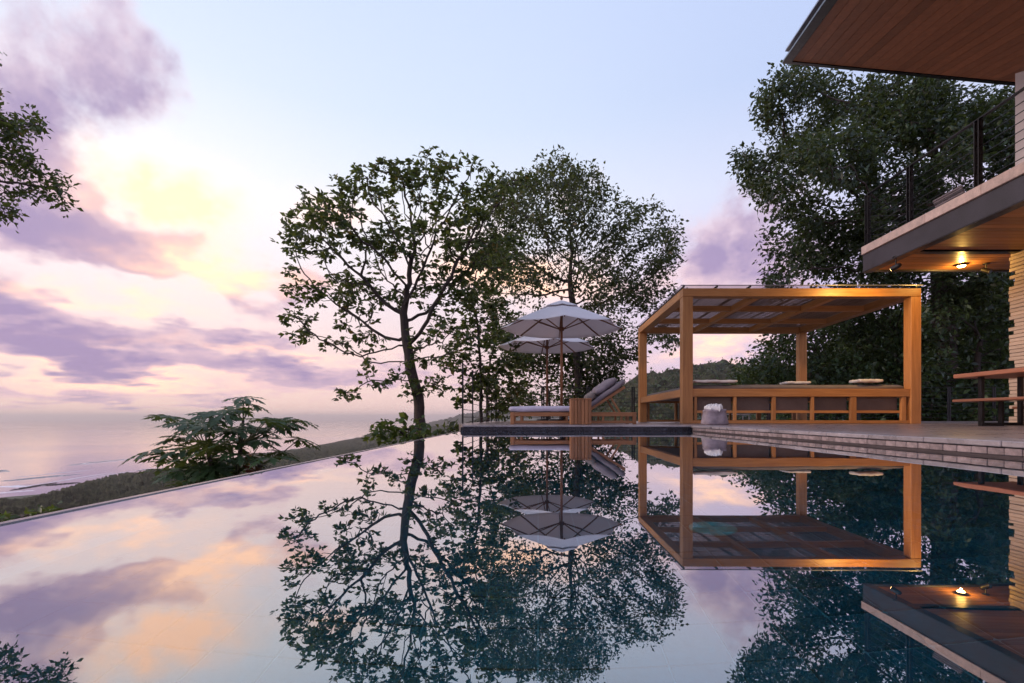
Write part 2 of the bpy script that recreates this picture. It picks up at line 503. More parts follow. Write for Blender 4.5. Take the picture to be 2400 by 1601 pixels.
def cushion(name, mat, parent, c, size, rot=(0, 0, 0), puff=.5, wr=.006, seed=0, n=12):
    """A stuffed cushion: rounded box pinched at its seams with small wrinkles."""
    bm = bmesh.new()
    bmesh.ops.create_cube(bm, size=2.0)
    bmesh.ops.subdivide_edges(bm, edges=list(bm.edges), cuts=n, use_grid_fill=True)
    M = Matrix.Translation(Vector(c)) @ (Matrix.Rotation(rot[2], 4, 'Z') @ Matrix.Rotation(rot[1], 4, 'Y') @ Matrix.Rotation(rot[0], 4, 'X'))
    r = np.random.default_rng(seed); ph = r.uniform(0, 6.3, 6)
    for v in bm.verts:
        x, y, z = v.co
        edge = max(abs(x), abs(y))
        k = (1 - puff * max(abs(x), abs(y)) ** 4)
        q = Vector((x * (1 - .04 * (z * z)), y * (1 - .04 * (z * z)), z * k))
        w = wr * (math.sin(7 * x + ph[0] + 3 * y) + math.sin(9 * y + ph[1] - 4 * x) + .7 * math.sin(15 * x + 11 * y + ph[2]))
        v.co = M @ Vector((q.x * size[0] / 2, q.y * size[1] / 2, q.z * size[2] / 2 + w))
    me = bpy.data.meshes.new(name); bm.to_mesh(me); bm.free()
    me.polygons.foreach_set('use_smooth', np.ones(len(me.polygons), dtype=bool))
    return link(name, me, mat, parent)

# ------------------------------------------------------------------ the setting: hillside, sea, deck, pool
POOL_L0, POOL_L1 = -.83, -.995     # overflow edge, near and far end
POOL_R, POOL_F, POOL_N = 2.0, 6.3, -1.6
DZ = .07                           # deck level above the water
def pool_left(y): return POOL_L0 + (POOL_L1 - POOL_L0) * y / POOL_F
def edge_py(px):                   # overflow edge as a line of sight
    return 980 + np.clip((1262 - px) * .1985, 0, 1e9)
SEA = -75.0
def hash2(i, j, k):
    h = np.sin(i * 127.1 + j * 311.7 + k * 74.7) * 43758.5453
    return h - np.floor(h)
def cellbump(x, y, cell, r0, r1, h0, h1):
    gx, gy = np.floor(x / cell), np.floor(y / cell)
    out = np.zeros_like(x)
    for di in (-1, 0, 1):
        for dj in (-1, 0, 1):
            i, j = gx + di, gy + dj
            cx = (i + hash2(i, j, 1)) * cell; cyy = (j + hash2(i, j, 2)) * cell
            r = r0 + (r1 - r0) * hash2(i, j, 3); h = h0 + (h1 - h0) * hash2(i, j, 4)
            d2 = ((x - cx) ** 2 + (y - cyy) ** 2) / (r * r)
            out = np.maximum(out, h * np.sqrt(np.maximum(0, 1 - d2)))
    return out
def vnoise(x, y, k=0):
    i, j = np.floor(x), np.floor(y); fx, fy = x - i, y - j
    fx = fx * fx * (3 - 2 * fx); fy = fy * fy * (3 - 2 * fy)
    return (hash2(i, j, k) * (1 - fx) + hash2(i + 1, j, k) * fx) * (1 - fy) + (hash2(i, j + 1, k) * (1 - fx) + hash2(i + 1, j + 1, k) * fx) * fy
def ground_z(x, y):
    """Ground height of the hilltop: level under the house, falling to the coast on the left, rising to the ridge on the right."""
    yy = np.maximum(y, 1.0)
    px = np.where(y > 1.0, VX + F * x / yy, np.where(x < 0, -2500.0, 4500.0))
    px = np.clip(px, -2500, 4500)
    dist = np.hypot(x, y)
    s = 1.25 * (edge_py(px) - 980) / F + .02
    fall = -np.minimum(s * np.maximum(yy, dist * .5), 74)
    left = np.clip((1180 - px) / 160, 0, 1)
    right = -1.2 - 4 * np.clip((dist - 22) / 60, 0, 1)
    z = left * np.minimum(fall, -1.0) + (1 - left) * right
    near = np.clip((dist - 3) / 4, 0, 1)
    return z * near + (1 - near) * -1.0 - .4 * left

rad = np.concatenate([[0.5], np.geomspace(1.5, 4200, 110)])
th = np.linspace(0, 2 * np.pi, 241)[:-1]
RR, TT = np.meshgrid(rad, th, indexing='ij')
gx, gy = RR * np.sin(TT), RR * np.cos(TT)
gz = ground_z(gx, gy) + (vnoise(gx * .3, gy * .3) - .5) * np.minimum(.5, RR * .02)
gz = np.where(RR > 3300, np.minimum(gz, -80), gz)
# land stops at the coast: past the shoreline the sheet dips under the sea
SHORE = np.array([(-2500, 1330), (-400, 1262), (0, 1165), (90, 1157), (180, 1134), (250, 1113), (330, 1102), (480, 1082), (700, 1050), (850, 1023), (1000, 1006), (1150, 1003)], float)
def shore_Y(px):
    return (CZ - SEA) * F / (np.interp(px, SHORE[:, 0], SHORE[:, 1]) - 980)
pxg = np.where(gy > 1, VX + F * gx / np.maximum(gy, 1), 9999)
off = (pxg < 1150) & (gy > shore_Y(np.clip(pxg, -2500, 1150)))
gz = np.where(off, np.minimum(gz, -82), gz)
gz = np.where((gx < -1400), np.minimum(gz, -82), gz)
nr, nt = RR.shape
idx = np.arange(nr * nt).reshape(nr, nt)
fq = np.stack([idx[:-1, :], idx[1:, :], np.roll(idx, -1, 1)[1:, :], np.roll(idx, -1, 1)[:-1, :]], -1).reshape(-1, 4)[:, ::-1]
tag(link('ground', np_mesh('ground', np.stack([gx, gy, gz], -1).reshape(-1, 3), fq, True), 'soil'), kind='structure')

b = MB(); n = 128
b.v.append((0, 0, SEA))
for r_ in (60, 300, 1500, 6000, 17000):
    for j in range(n):
        b.v.append((r_ * math.sin(2*math.pi*j/n), r_ * math.cos(2*math.pi*j/n), SEA))
b.f += [(0, 1 + (j+1) % n, 1 + j) for j in range(n)]
for k in range(4):
    for j in range(n):
        b.f.append((1+k*n+j, 1+k*n+(j+1) % n, 1+(k+1)*n+(j+1) % n, 1+(k+1)*n+j))
sea = b.build('sea', 'sea_water')
tag(sea, kind='structure')
def sea_pt(px, py, dz=0.0):
    Y = (CZ - SEA) * F / (py - 980)
    return Vector(((px - VX) / F * Y, Y, SEA + dz))
def wave(p0, p1, wid, h, seed, mat):
    r = np.random.default_rng(seed); m = MB(); N = 40
    a, c = sea_pt(*p0), sea_pt(*p1)
    for i in range(N + 1):
        t = i / N; p = a.lerp(c, t)
        w = wid * math.sin(math.pi * t) ** .6 * (1 + .35 * r.standard_normal()) + .3
        hh = h * math.sin(math.pi * t) ** .5 * (1 + .2 * r.standard_normal()) + .02
        y = p.y + 6 * math.sin(9 * t + seed)
        for dy, z in ((-w, .02), (-w * .15, hh), (w * .3, hh * .7), (w * 1.3, .02)):
            m.v.append((p.x, y + dy, SEA + z))
    for i in range(N):
        for j in range(3):
            q = i * 4 + j
            m.f.append((q, q + 4, q + 5, q + 1))
    return m.build('wave', mat, sea, smooth=True)
wave((150, 1092), (305, 1076), 2.2, 1.4, 1, 'sea_water')
wave((-60, 1106), (35, 1104), 2.0, 1.3, 2, 'sea_water')
wave((0, 1128), (200, 1110), 1.6, 1.0, 3, 'sea_water')
wave((-80, 1146), (110, 1137), 6.0, .35, 4, 'foam')
wave((60, 1140), (260, 1108), 6.0, .35, 5, 'foam')
wave((-120, 1160), (70, 1152), 6.0, .3, 6, 'foam')
wave((20, 1120), (230, 1100), 4.0, .3, 9, 'foam')
wave((170, 1126), (420, 1088), 3.4, .3, 8, 'foam')
def reef(p0, p1, w, seed):
    r = np.random.default_rng(seed); m = MB(); N = 46
    a, c = sea_pt(*p0), sea_pt(*p1)
    for i in range(N + 1):
        t = i / N; p = a.lerp(c, t); e = math.sin(math.pi * t) ** .5
        for dy, z in ((-w * e * r.uniform(.5, 1.2), -.3), (-w * .3 * e, 1.3 * e * r.uniform(.3, 1)), (w * .4 * e, 1.1 * e * r.uniform(.2, 1)), (w * e * r.uniform(.6, 1.5), -.3)):
            m.v.append((p.x + r.uniform(-.5, .5), p.y + dy, SEA + z))
    for i in range(N):
        for j in range(3):
            q = i * 4 + j
            m.f.append((q, q + 4, q + 5, q + 1))
    return m.build('reef', 'rock', sea)
reef((22, 1150), (136, 1131), 7, 11)
reef((95, 1139), (190, 1131), 5, 12)

# coastal forest: canopy of crowns from the shore up the foot of the hill
px = np.arange(-420, 1150, 3.0)
v = np.linspace(0, 1, 150)
PX, V = np.meshgrid(px, v, indexing='ij')
Ys = shore_Y(PX) * (1 + .05 * (vnoise(PX * .03, PX * 0 + .5, 5) - .5) + .02 * (hash2(np.floor(PX / 3), PX * 0, 9) - .5))
pe = edge_py(PX)
Yn = (CZ - SEA) * F / (pe - 980 + 45) * .55
inv = 1 / Ys + (1 / Yn - 1 / Ys) * V
CY = 1 / inv
CX = (PX - VX) / F * CY
gzb = ground_z(CX, CY)
base = np.maximum(gzb, SEA + .3)
hill = 22 * np.clip((PX - 560) / 400, 0, 1) * vnoise(CX * .006, CY * .004, 3) * np.clip(V * 4, 0, 1)
bump = cellbump(CX, CY, 6.5, 3.5, 5.8, 3.5, 8.0) + 1.4 * cellbump(CX + 40, CY, 2.1, 1.0, 1.8, .3, 1.1)
lift = np.clip(V * 14, 0, 1)
CZg = base - 1.0 + hill + bump * lift + .6 * (vnoise(CX * .9, CY * .9, 6) - .5)
ns, nv = PX.shape
idx = np.arange(ns * nv).reshape(ns, nv)
fq = np.stack([idx[:-1, :-1], idx[:-1, 1:], idx[1:, 1:], idx[1:, :-1]], -1).reshape(-1, 4)
tag(link('coastal_forest', np_mesh('coastal_forest', np.stack([CX, CY, CZg], -1).reshape(-1, 3), fq, False), 'forest_canopy'),
    'hazy brown green forest along the shore below the pool edge', 'forest', kind='stuff')

# wooded ridges: the hill behind the deck and the far headlands
def ridge(name, pxs, pys, Y0, Y1, z0, cell, label, cat, step=4.0, rows=70, kind='stuff'):
    px = np.arange(pxs[0], pxs[-1], step)
    v = np.linspace(0, 1.25, rows)
    PX, V = np.meshgrid(px, v, indexing='ij')
    YY = Y0 + (Y1 - Y0) * V
    X = (PX - VX) / F * YY
    top = CZ + (980 - np.interp(PX, pxs, pys)) / F * Y1
    prof = np.where(V <= 1, V ** .75, 1 - (V - 1) * 1.6)
    Z = z0 + (top - z0) * prof
    c = cell
    bmp = cellbump(X, YY, c, c * .55, c * .85, c * .35, c * .95) + .35 * cellbump(X + 9, YY, c * .3, c * .16, c * .26, c * .1, c * .3)
    Z = Z + bmp - c * .5 + c * .25 * (vnoise(X / c * 3, YY / c * 3, 4) - .5)
    ns, nv = PX.shape
    idx = np.arange(ns * nv).reshape(ns, nv)
    fq = np.stack([idx[:-1, :-1], idx[:-1, 1:], idx[1:, 1:], idx[1:, :-1]], -1).reshape(-1, 4)
    o = link(name, np_mesh(name, np.stack([X, YY, Z], -1).reshape(-1, 3), fq, False), 'forest_canopy')
    tag(o, label, cat, kind=kind)
    return X, YY, Z, V
hx, hy, hz, hv = ridge('forested_hill', [1330, 1410, 1450, 1520, 1600, 1690, 1760, 1850, 2000, 2500, 3200], [1010, 945, 905, 880, 868, 848, 862, 860, 850, 800, 760],
      170, 470, -26, 9.0, 'grey green wooded hill behind the deck fence', 'hill', 3.0, 120)
bx_, by_, bz_, bv_ = ridge('wooded_bank', [1790, 1850, 1900, 2000, 2100, 2250, 2500, 2900], [985, 930, 870, 800, 745, 690, 660, 640], 27, 52, -2.5, 3.2, 'dark wooded bank rising behind the pergola and the house', 'bank', 3.0, 110)
ridge('headland', [960, 1010, 1050, 1090, 1150, 1240, 1400], [1004, 992, 982, 970, 963, 958, 960], 2900, 3600, -76, 26, 'pale mauve headland far along the coast', 'headland', 2.0, 50)
ridge('coastal_spur', [860, 900, 960, 1000, 1080, 1200, 1400], [1020, 1008, 1003, 1001, 998, 996, 990], 1300, 1800, -76, 14, 'low hazy wooded spur in front of the far headland', 'headland', 2.0, 50)

# ---- deck
def poly_slab(name, pts, z0, z1, mat, parent=None):
    b = MB(); n = len(pts)
    b.v = [(x, y, z0) for x, y in pts] + [(x, y, z1) for x, y in pts]
    b.f = [tuple(reversed(range(n))), tuple(range(n, 2*n))] + [(i, (i+1) % n, n+(i+1) % n, n+i) for i in range(n)]
    return b.build(name, mat, parent)
deck = poly_slab('deck', [(POOL_R + .30, POOL_N - 3), (30, POOL_N - 3), (30, 15.6), (-1.45, 15.6), (-1.45, 8.8), (POOL_L1 - .02, POOL_F + .30), (POOL_R + .30, POOL_F + .30)], -.5, DZ, 'deck_stone')
tag(deck, kind='structure')
# coping stones round the pool, each a stone of its own
r = random.Random(3)
y = .4
while y < POOL_F + .27:
    l = .42
    y1 = min(y + l, POOL_F + .30)
    bx('coping_stone', 'coping_stone', deck, POOL_R - .012, POOL_R + .298, y + .002, y1 - .002, DZ - .024, DZ + .002 + r.uniform(0, .001), .004)
    y += l
x = POOL_L1
while x < POOL_R - .05:
    x1 = min(x + .42, POOL_R - .014)
    bx('coping_stone', 'coping_stone', deck, x + .002, x1 - .002, POOL_F - .012, POOL_F + .298, DZ - .016, DZ + .002 + r.uniform(0, .001), .003)
    x += .42
# ---- pool shell
pw = MB()
pw.box(POOL_R, POOL_R + .29, POOL_N, POOL_F + .28, -.5, DZ - .03)
wall_r = tag(pw.build('pool_wall_right', 'grout'), kind='structure')
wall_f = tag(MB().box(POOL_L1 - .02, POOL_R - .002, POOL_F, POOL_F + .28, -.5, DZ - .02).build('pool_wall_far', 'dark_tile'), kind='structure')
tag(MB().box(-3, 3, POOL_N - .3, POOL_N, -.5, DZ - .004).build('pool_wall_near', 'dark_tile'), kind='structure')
tile_me = None
y = .5; i = 0
while y < POOL_F - .08:
    if tile_me is None:
        tile_me = MB().box(-.009, 0, 0, .075, .011, .041).mesh('tile', .0025)
    o = link('tile', tile_me, 'riser_tile', wall_r)
    o.location = (POOL_R - .0005 + r.uniform(-.0012, .0012), y, r.uniform(-.0006, .0006))
    y += .0785
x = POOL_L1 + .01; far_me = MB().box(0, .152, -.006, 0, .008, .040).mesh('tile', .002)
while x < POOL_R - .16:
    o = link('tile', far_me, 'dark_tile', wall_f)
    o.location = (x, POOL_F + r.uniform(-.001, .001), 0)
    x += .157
# overflow edge on the left: a wet stone lip level with the water
lip = MB()
yn = POOL_N
lip.hexa([(pool_left(yn) - .25, yn, -1.6), (pool_left(yn), yn, -1.6), (pool_left(POOL_F + .28), POOL_F + .28, -1.6), (pool_left(POOL_F + .28) - .25, POOL_F + .28, -1.6),
          (pool_left(yn) - .020, yn, .002), (pool_left(yn), yn, .002), (pool_left(POOL_F + .28), POOL_F + .28, .002), (pool_left(POOL_F + .28) - .020, POOL_F + .28, .002)])
tag(lip.build('overflow_edge', 'wet_lip', None, .002), kind='structure')
# floor of slate tiles
FZ = -.30
floor = tag(MB().box(-1.1, POOL_R, POOL_N, POOL_F, FZ - .1, FZ - .004).build('pool_floor', 'pool_grout'), kind='structure')
T = .0805
slate_me = [MB().box(.0015, T - .0015, .0015, T - .0015, -.01, z).mesh('floor_tile', .002) for z in (0, .0007, .0014)]
far_tiles = MB(); cnt = 0
x = .16
for ix in range(40):
    X = -1.05 + .003 + ix * T
    if X > POOL_R - T: break
    for iy in range(100):
        Y = POOL_N + .02 + iy * T
        if Y > POOL_F - T: break
        if .30 < X < 1.55 and .50 < Y < 1.95:
            o = link('floor_tile', slate_me[r.randrange(3)], 'slate_tile', floor)
            o.location = (X, Y, FZ); cnt += 1
        elif X > pool_left(Y):
            far_tiles.box(X + .0015, X + T - .0015, Y + .0015, Y + T - .0015, FZ - .01, FZ + r.uniform(0, .0014))
tag(far_tiles.build('floor_tiles', 'slate_tile', floor), kind='stuff')
dr = MB().lathe([(.050, 0), (.050, .006), (.046, .009), (.004, .010)], (.377, 1.046, FZ + .0018), 28)  # thin round turquoise disc laid on the floor tiles
tag(dr.build('floor_disc', 'turquoise_disc'), 'round turquoise disc on the pool floor under the water', 'drain cover')
# water
wt = MB(); N = 24
for i in range(N + 1):
    yy = POOL_N + (POOL_F - POOL_N) * i / N
    wt.v += [(pool_left(yy) - .002, yy, 0), (POOL_R + .002, yy, 0)]
for i in range(N):
    wt.f.append((2*i, 2*i+1, 2*i+3, 2*i+2))
tag(wt.build('water', 'pool_water'), kind='structure')

# ------------------------------------------------------------------ house at the right
house = thing('house', (9, 4, DZ), 'two storey house with timber soffits and cable railed balcony', 'house')
SX, SY = 5.70, 8.5
slab = bx('balcony_slab', 'fascia_steel', house, SX + .05, 16, -3, SY - .05, 2.79, 3.03, 0)
bx('steel_beam', 'fascia_steel', house, SX, SX + .05, -3, SY, 2.735, 3.03, .006)
bx('steel_beam', 'fascia_steel', house, SX + .05, 16, SY - .05, SY, 2.735, 3.03, .006)
bx('beam_flange', 'dark_metal', house, SX - .004, SX + .14, -3, SY + .004, 2.722, 2.737, 0)
yy = -1.0
while yy < SY:
    y1 = min(yy + .9, SY)
    bx('edge_stone', 'stone_edge', slab, SX - .03, SX + .55, yy + .0015, y1 - .0015, 3.034, 3.17, .006)
    yy += .9
bx('floor_stone', 'stone_edge', slab, SX + .551, 16, -3, SY - .01, 3.032, 3.165, 0)
yy = 3.6
while yy < SY - .06:
    if not (7.50 < yy + .06 < 7.62):
        bx('soffit_plank', 'soffit_wood_x', slab, SX + .15, 15, yy + .003, min(yy + .117, SY - .056), 2.762, 2.787, .003)
    yy += .12
bx('joint_channel', 'dark_metal', slab, SX + .15, 15, 7.485, 7.60, 2.748, 2.786, 0)
# slatted timber wall under the balcony
wall = bx('slat_wall', 'backing', house, 7.52, 7.75, -1, 7.56, DZ, 2.74, 0)
z = DZ + .012; i = 0
sl_mes = {}
while z < 2.72:
    ln = (7.67, 7.66, 7.58, 7.665, 7.655, 7.67, 7.585)[(i * 3 + (i // 5)) % 7]
    if ln not in sl_mes:
        sl_mes[ln] = MB().box(7.46, 7.52, -.5, ln, 0, .0525).mesh('slat', .004)
    o = link('slat', sl_mes[ln], 'slat_wood', wall)
    o.location = (r.uniform(-.006, .006), r.uniform(-.01, .01), z)
    z += .0585; i += 1
# upper column of pale render
bx('column', 'stucco', house, 6.40, 7.2, 5.9, 6.5, 3.17, 6.6, .008)
bx('upper_wall', 'stucco', house, 9.0, 9.2, -2, 8.0, 3.166, 7.0, 0)
# tilted roof with plank soffit
P1 = at(1842, 146, 7.5)
dv = Vector((.246, 1, .361)); ev = Vector((1, -.246, -.289))
nv_ = ev.cross(dv).normalized()
def rp(s, t, h=0.0): return P1 + ev * s - dv * t + nv_ * h
rm = MB().hexa([rp(.0, 5.2, .03), rp(6.5, 5.2, .03), rp(6.5, 0, .03), rp(0, 0, .03), rp(.0, 5.2, .15), rp(6.5, 5.2, .15), rp(6.5, 0, .15), rp(0, 0, .15)])
roof = rm.build('roof', 'fascia_steel', house)
rs = MB().hexa([rp(-.05, 5.3, .152), rp(6.6, 5.3, .152), rp(6.6, -.05, .152), rp(-.05, -.05, .152), rp(-.05, 5.3, .185), rp(6.6, 5.3, .185), rp(6.6, -.05, .185), rp(-.05, -.05, .185)])
rs.build('roof_sheet', 'roof_metal', roof)
e = MB()
e.hexa([rp(-.045, 5.2, -.012), rp(.07, 5.2, -.012), rp(.07, -.03, -.012), rp(-.045, -.03, -.012), rp(-.045, 5.2, .029), rp(.07, 5.2, .029), rp(.07, -.03, .029), rp(-.045, -.03, .029)])
e.build('eave_trim', 'dark_metal', roof)
e = MB()
e.hexa([rp(.071, .07, -.012), rp(6.5, .07, -.012), rp(6.5, -.03, -.012), rp(.071, -.03, -.012), rp(.071, .07, .029), rp(6.5, .07, .029), rp(6.5, -.03, .029), rp(.071, -.03, .029)])
e.build('eave_trim', 'dark_metal', roof)
s = .075
while s < 6.3:
    pm = MB().hexa([rp(s + .002, 5.1, .0), rp(s + .108, 5.1, .0), rp(s + .108, .075, .0), rp(s + .002, .075, .0),
                    rp(s + .002, 5.1, .028), rp(s + .108, 5.1, .028), rp(s + .108, .075, .028), rp(s + .002, .075, .028)])
    pm.build('soffit_plank', 'soffit_wood_d', roof)
    s += .11
# balcony railing
rail = MB().bar((SX + .12, -1, 4.12), (SX + .12, SY + .1, 4.12), .05, .012).build('balcony_railing', 'dark_metal', house)
for yp in (8.55, 7.58, 6.40, 4.9, 3.4):
    pm = MB().box(SX + .09, SX + .15, yp - .038, yp - .024, 3.1, 4.115).box(SX + .09, SX + .15, yp + .024, yp + .038, 3.1, 4.115)
    pm.build('post', 'dark_metal', rail, .002)
    MB().box(SX + .02, SX + .17, yp - .06, yp + .10, 3.172, 3.19).build('post_foot', 'dark_metal', rail, .002)
for k in range(7):
    zz = 3.30 + k * .112
    MB().tube([(SX + .12, -1, zz), (SX + .12, SY + .05, zz)], .006, 6).build('cable', 'dark_metal', rail, smooth=True)
for k in range(7):
    zz = 3.30 + k * .112
    MB().tube([(SX + .12, SY + .05, zz), (15, SY + .05, zz)], .005, 6).build('cable', 'dark_metal', rail, smooth=True)

# lounge chair on the balcony
bc = thing('balcony_chair', (6.3, 7.3, 3.17), 'grey slatted lounge chair behind the balcony railing', 'chair')
for yq in (7.0, 7.5):
    MB().bar((6.22, yq, 3.30), (6.85, yq, 3.30), .03, .04).build('side_rail', 'grey_cloth', bc, .004)
    for xq in (6.25, 6.82):
        bx('leg', 'white_paint', bc, xq - .015, xq + .015, yq - .015, yq + .015, 3.172, 3.279)
for k in range(12):
    yq = 7.0 + k * .043
    bx('slat', 'grey_cloth', bc, 6.24, 6.84, yq, yq + .03, 3.321, 3.335, .002)
for k in range(8):
    t = k / 8
    MB().box(6.20 - .10 * t, 6.225 - .10 * t, 7.0, 7.5, 3.325 + .22 * t, 3.345 + .22 * t).build('back_slat', 'grey_cloth', bc)

# spot lamps under the balcony soffit
def spot_lamp(c, aim, label, lit):
    c = Vector(c); d = (Vector(aim) - c).normalized()
    t = thing('spot_lamp', (c.x, c.y, 2.76), label, 'lamp', 'lamps under the balcony')
    MB().lathe([(.05, 0), (.05, .012)], (c.x, c.y, 2.749), 14).build('mount', 'dark_metal', t, smooth=False)
    MB().tube([(c.x, c.y, 2.75), (c.x, c.y, c.z + .02)], .010, 8).build('stem', 'dark_metal', t)
    MB().tube([c - d * .075, c - d * .06, c + d * .05, c + d * .065], [.025, .036, .042, .044], 14).build('lamp_head', 'dark_metal', t, smooth=False)
    if lit:
        MB().tube([c + d * .066, c + d * .071], [.038, .036], 14).build('lens', 'lamp_glow', t)
    return t, d
c1 = Vector((5.73, 7.75, 2.59))
t1, d1 = spot_lamp(c1, (5.4, 8.75, 2.30), 'black spot lamp nearest the pergola at the soffit corner', True)
c2 = Vector((7.13, 8.15, 2.685))
t2 = thing('ceiling_lamp', (c2.x, c2.y, 2.76), 'glowing round ceiling lamp under the balcony', 'lamp')
MB().lathe([(.075, 0), (.075, .02), (.06, .03)], (c2.x, c2.y, 2.735), 20).build('housing', 'dark_metal', t2)
MB().lathe([(.01, -.022), (.045, -.018), (.06, 0.0)], (c2.x, c2.y, 2.734), 20).build('bulb', 'lamp_glow', t2, smooth=True)
spot_lamp((7.50, 8.1, 2.64), (7.8, 7.6, 2.3), 'unlit black spot lamp right of the glowing ceiling lamp', False)
def lamp(name, typ, loc, energy, parent, size=.05, aim=None, angle=150):
    l = bpy.data.lights.new(name, typ); l.energy = energy; l.color = (1.0, .57, .13)
    l.shadow_soft_size = size
    o = bpy.data.objects.new(name, l); COL.objects.link(o)
    o.parent = parent; o.location = Vector(loc) - parent.location
    if typ == 'SPOT':
        l.spot_size = R(angle); l.spot_blend = .9
        o.rotation_euler = (Vector(loc) - Vector(aim)).to_track_quat('Z', 'Y').to_euler()
    return o
lamp('spot_light', 'SPOT', c1 + d1 * .10, 105, t1, .025, (5.5, 8.75, 1.75), 150)
lamp('bulb_light', 'POINT', (c2.x, c2.y, 2.695), 20, t2, .012)

# ------------------------------------------------------------------ pergola with day bed
pg = thing('pergola', (4.7, 10.6, DZ), 'orange timber pergola with slatted roof over a long day bed', 'pergola')
XL, XR, YF, YB = 2.596, 6.89, 8.70, 12.59
W = .185
for (xa, ya) in ((XL, YF), (XR - W, YF), (XL, YB - W), (XR - W, YB - W)):
    bx('post', 'pergola_wood_z', pg, xa, xa + W, ya, ya + W, DZ, 2.358, .006)
ZB, ZT = 2.36, 2.507
bx('beam', 'pergola_wood_x', pg, XL, XR, YF, YF + W, ZB, ZT, .006)
bx('beam', 'pergola_wood_x', pg, XL, XR, YB - W, YB, ZB, ZT, .006)
bx('beam', 'pergola_wood_y', pg, XL, XL + W, YF + W + .001, YB - W - .001, ZB, ZT, .006)
bx('beam', 'pergola_wood_y', pg, XR - W, XR, YF + W + .001, YB - W - .001, ZB, ZT, .006)
for k in (1, 2):
    xa = XL + (XR - XL) * k / 3
    bx('rafter', 'pergola_wood_y', pg, xa - .06, xa + .06, YF + W + .002, YB - W - .002, ZB + .012, ZT - .022, .004)
for k in (1, 2):
    ya = YF + (YB - YF) * k / 3
    for q in range(3):
        x0 = XL + W + .002 if q == 0 else XL + (XR - XL) * q / 3 + .062
        x1 = XR - W - .002 if q == 2 else XL + (XR - XL) * (q + 1) / 3 - .062
        bx('purlin', 'pergola_wood_x', pg, x0, x1, ya - .055, ya + .055, ZB + .016, ZT - .024, .004)
sl = MB(); x = XL + .02; rr = random.Random(5)
while x < XR - .03:
    fx = (x - XL) / (XR - XL)
    gap = .022 if fx < .36 else (.013 if rr.random() < .8 else .024)
    j = rr.uniform(-.004, .004)
    sl.hexa([(x + j, YF + .03, ZT + .002), (x + .022 + j, YF + .03, ZT + .002), (x + .022 - j, YB - .03, ZT + .002), (x - j, YB - .03, ZT + .002),
             (x + j, YF + .03, ZT + .007), (x + .022 + j, YF + .03, ZT + .007), (x + .022 - j, YB - .03, ZT + .007), (x - j, YB - .03, ZT + .007)])
    x += .022 + gap
y = YF + .05
while y < YB - .05:
    sl.box(XL + .02, XR - .02, y, y + .014, ZT + .0085, ZT + .0125)
    y += .05 if y < YF + 1.4 else .085
tag(sl.build('roof_canes', 'cane', pg), kind='stuff')
bx('roof_sheet', 'roof_sheet', pg, XL - .03, XR + .03, YF + .01, YB + .03, ZT + .052, ZT + .058, 0)
for k in range(8):
    xa = XL + .03 + k * .598
    MB().box(xa - .012, xa + .012, YF + .012, YB - .01, ZT + .023, ZT + .0515).build('sheet_batten', 'dark_metal', pg)
bx('sheet_edge', 'roof_metal', pg, XL - .035, XR + .035, YF - .001, YF + .009, ZT + .048, ZT + .062, .002)
# day bed frame built into the pergola
bx('bed_rail', 'pergola_wood_x', pg, XL + W + .001, XR - W - .001, YF + .02, YF + .14, .557, .70, .005)
bx('bed_rail', 'pergola_wood_x', pg, XL + W + .001, XR - W - .001, YB - .14, YB - .02, .557, .70, .005)
bx('bed_rail', 'pergola_wood_y', pg, XL + .02, XL + .14, YF + W + .002, YB - W - .002, .557, .70, .005)
bx('bed_rail', 'pergola_wood_y', pg, XR - .14, XR - .02, YF + W + .002, YB - W - .002, .557, .70, .005)
for k in range(3):
    ya = YF + .16 + k * 1.19
    bx('bed_deck', 'panel_grey', pg, XL + .16, XR - .16, ya, ya + 1.17, .60, .63, .003)
for k, (a, c) in enumerate(((2.87, 3.525), (3.58, 4.22), (4.29, 4.925), (4.985, 5.635), (5.75, 6.555))):
    bx('bed_panel', 'panel_grey', pg, a, c, YF + .142, YF + .158, .30, .598, .002)
for (a, c) in ((2.815, 2.865), (3.528, 3.577), (4.225, 4.285), (4.93, 4.98), (5.64, 5.745), (6.56, 6.64)):
    bx('bed_leg', 'pergola_wood_z', pg, a, c, YF + .03, YF + .09, .128, .556, .003)
    bx('bed_leg', 'pergola_wood_z', pg, a, c, YB - .12, YB - .05, .128, .556, .003)
bx('stretcher', 'pergola_wood_x', pg, XL + W + .002, XR - W - .002, YF + .095, YF + .135, .262, .308, .003)
bx('stretcher', 'pergola_wood_x', pg, XL + W + .002, XR - W - .002, YF + .03, YF + .09, DZ + .004, .127, .003)
bx('stretcher', 'pergola_wood_x', pg, XL + W + .002, XR - W - .002, YB - .12, YB - .05, DZ + .004, .127, .003)
# mattress and towels
cushion('daybed_mattress', 'daybed_cloth', None, ((XL + XR) / 2, (YF + YB) / 2, .725), (XR - XL - .34, YB - YF - .34, .16), puff=.25, wr=.002, seed=4)
tag(bpy.data.objects['daybed_mattress'], 'long brown grey mattress on the day bed under the pergola', 'mattress')
def towel(c, size, rz, label, seed, mat='white_cloth'):
    o = cushion('towel', mat, None, (0, 0, 0), size, (0, 0, rz), .22, .0035, seed)
    o.location = c
    return tag(o, label, 'towel', 'white towels on the day bed')
towel((3.24, 8.98, .845), (.80, .30, .05), .05, 'rumpled white towel at the left end of the day bed', 21)
towel((4.88, 9.2, .835), (.44, .34, .05), -.1, 'folded white towel in the middle of the day bed', 22)
towel((6.08, 8.98, .855), (.44, .30, .06), .04, 'thick folded white towel near the lit pergola post', 23)
